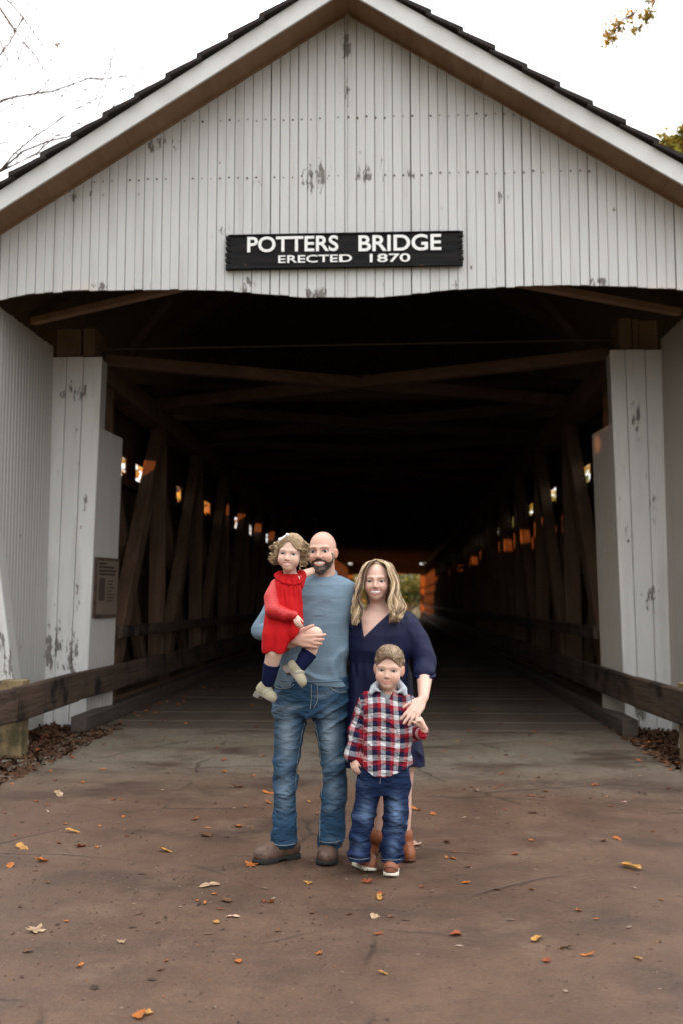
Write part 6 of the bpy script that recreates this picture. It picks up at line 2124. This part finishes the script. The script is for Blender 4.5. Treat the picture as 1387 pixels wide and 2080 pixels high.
for x, y, c_, s_, lab, k_ in [
        (512, 1757, 'orange', .11, 'orange lobed fallen leaf touching the toe of the brown boot', 0),
        (843, 1717, 'pink', .10, 'pale pink fallen leaf just right of the ankle boot', 0),
        (85, 1749, 'orange', .11, 'bright orange lobed fallen leaf by the left edge, nearest row of three', 0),
        (164, 1719, 'rust', .09, 'rust coloured fallen leaf lying right of the bright orange one', 0),
        (46, 1722, 'yellow', .10, 'yellow fallen leaf close to the left edge of the picture', 1),
        (72, 1891, 'tan', .115, 'large tan fallen leaf alone at lower left', 0),
        (285, 2063, 'orange', .08, 'orange fallen leaf at the very bottom of the picture', 2),
        (300, 2058, 'yellow', .05, 'small yellow fallen leaf at the very bottom beside an orange one', 2),
        (427, 1799, 'tan', .09, 'tan fallen leaf in front of the boot, left one', 1),
        (461, 1830, 'brown', .08, 'brown fallen leaf below the tan one in front of the boot', 2),
        (474, 1862, 'pink', .05, 'small pale fallen leaf below the brown one, lower left of centre', 1),
        (485, 1953, 'orange', .05, 'small orange fallen leaf low down left of centre', 2),
        (627, 1793, 'yellow', .075, 'golden fallen leaf in front of the man between his boots', 0),
        (746, 1792, 'rust', .07, 'rust red fallen leaf just before the tilted shoe of the boy', 0),
        (770, 1824, 'yellow', .065, 'thin yellow fallen leaf before the shoes of the boy', 1),
        (924, 1898, 'rust', .07, 'rust brown curled fallen leaf right of centre in the foreground', 2),
        (1088, 1908, 'yellow', .07, 'pale yellow oval fallen leaf alone at lower right', 1),
        (1280, 1763, 'yellow', .10, 'broad yellow fallen leaf near the right edge', 1),
        (1250, 1702, 'orange', .06, 'orange fallen leaf at right above the broad yellow one', 2),
        (337, 1729, 'yellow', .09, 'curled yellow fallen leaf left of the boots', 1),
        (485, 1679, 'orange', .085, 'orange fallen leaf left of the knee of the man', 0),
        (546, 1611, 'orange', .085, 'orange fallen leaf beside the left jeans leg, upper one', 1),
        (545, 1631, 'orange', .085, 'orange fallen leaf beside the left jeans leg, lower one', 0),
        (483, 1599, 'rust', .10, 'long rust fallen leaf left of the jeans', 1),
        (456, 1568, 'orange', .07, 'small orange fallen leaf above the long rust one', 2),
        (420, 1696, 'brown', .12, 'dark brown crumpled fallen leaf at left of centre', 2),
        (148, 1690, 'yellow', .08, 'yellow fallen leaf at left above the rust one', 1),
        (22, 1759, 'orange', .06, 'small orange fallen leaf at the left edge under the yellow one', 2),
        (58, 1932, 'brown', .06, 'brown curled fallen leaf at lower left under the large tan one', 2),
        (918, 1744, 'orange', .05, 'small orange fallen leaf right of the pale pink one', 2),
        (845, 1645, 'orange', .07, 'orange fallen leaf behind the mother at right', 1),
        (1208, 1595, 'rust', .06, 'small rust fallen leaf at right near the mulch', 2),
        (120, 1614, 'tan', .10, 'straw coloured strip of leaf at far left', 1)]:
    fallen(x, y, c_, s_, lab, 'fallen leaves on the pavement', k_=k_)
names = list(PALS)
for i in range(150):
    x = _g.uniform(10, 1380); y = 1500 + 480 * _g.random() ** 1.7
    if 500 < x < 860 and 1690 < y < 1800: continue
    if y < 1560 and (x < 170 or x > 1260): continue
    c_ = names[int(_g.choice(6, p=[.36, .27, .07, .10, .17, .03]))]
    side = 'far left' if x < 250 else 'left' if x < 500 else 'below the family' if x < 880 else 'right' if x < 1130 else 'far right'
    row = 'close to the deck planks' if y < 1560 else 'level with the jeans' if y < 1640 else 'level with the boots' if y < 1760 else 'in the foreground'
    fallen(x, y, c_, _g.uniform(.026, .056), 'tiny %s leaf scrap %s, %s' % (c_, row, side), 'leaf scraps on the pavement')
for i in range(95):
    t = _g.random()
    if _g.random() < .68: x, y = 260 + 230 * t + _g.normal(0, 22), 1450 - 105 * t + abs(_g.normal(0, 14))
    else: x, y = _g.uniform(300, 1230), _g.uniform(1420, 1490)
    if 550 < x < 870: continue
    c_ = names[int(_g.choice(5, p=[.4, .3, .12, .08, .1]))]
    fallen(x, y, c_, _g.uniform(.05, .09), 'small %s fallen leaf on the deck planks, %s' % (c_, 'by the left kerb' if x < 400 else 'left behind the man' if x < 693 else 'right behind the woman' if x < 1050 else 'by the right kerb'), 'fallen leaves on the bridge deck', z=.02)
for i in range(46):   # leaves caught on the mulch
    if i % 2: x, y = _g.uniform(0, 165), _g.uniform(1478, 1560)
    else: x, y = _g.uniform(1290, 1387), _g.uniform(1500, 1556)
    fallen(x, y, ('brown', 'rust', 'orange', 'brown')[i % 4], _g.uniform(.05, .09), '%s dead leaf lying on the %s mulch bed' % (('brown', 'rust', 'orange', 'brown')[i % 4], 'left' if i % 2 else 'right'), 'dead leaves on the mulch', z=.015)
lf = fallen(65, 1308, 'rust', .06, 'rust leaf stuck on the left wing wall')
lf.location = (XC - 3.595 + .012, 10.75, .95); lf.rotation_euler = (0, 1.45, .4)

# crumbs of bark, grit and broken leaf scattered over the paving
def debris(n, seed):
    g = np.random.default_rng(seed)
    y = 3.3 + 8.0 * g.random(n) ** .8
    x = g.uniform(-3.2, 2.4, n)
    cl = fnoise(np.stack([x, y, y * 0], 1).astype(np.float32), 1.6, 9) + g.normal(0, .5, n)
    keep = cl > .0
    x, y = x[keep], y[keep]
    n = len(x)
    s_ = g.uniform(.0015, .0048, n) * np.where(g.random(n) < .06, 2.2, 1)
    an = g.uniform(0, 6.28, n)
    L = s_ * g.uniform(1, 3.2, n)
    t = np.stack([np.cos(an), np.sin(an), 0 * an], 1); u = np.stack([-np.sin(an), np.cos(an), 0 * an], 1)
    p = np.stack([x, y, s_ * .45], 1)
    up_ = np.array([0, 0, 1.0])
    q = [p + t * L[:, None], p + u * s_[:, None], p - t * L[:, None], p - u * s_[:, None], p + up_ * (s_ * .7)[:, None], p - up_ * (s_ * .45)[:, None]]
    v = np.stack(q, 1).reshape(-1, 3)
    k = np.arange(n)[:, None] * 6
    fc = np.concatenate([k + np.array(r_) for r_ in ((0, 1, 4), (1, 2, 4), (2, 3, 4), (3, 0, 4))])
    pal = np.array([(.07, .04, .027), (.12, .07, .045), (.24, .17, .125), (.05, .03, .02), (.27, .11, .04)])
    c = np.repeat(pal[g.choice(5, n, p=[.34, .26, .16, .18, .06])] * g.uniform(.7, 1.2, (n, 1)), 6, 0)
    o = link(bpy.data.objects.new('grit', np_mesh('grit', v, fc, M['fallen'], False, c)))
    tag(o, 'brown grit and crumbled leaf bits strewn over the pavement', 'grit', kind='stuff')


debris(12000, 5)
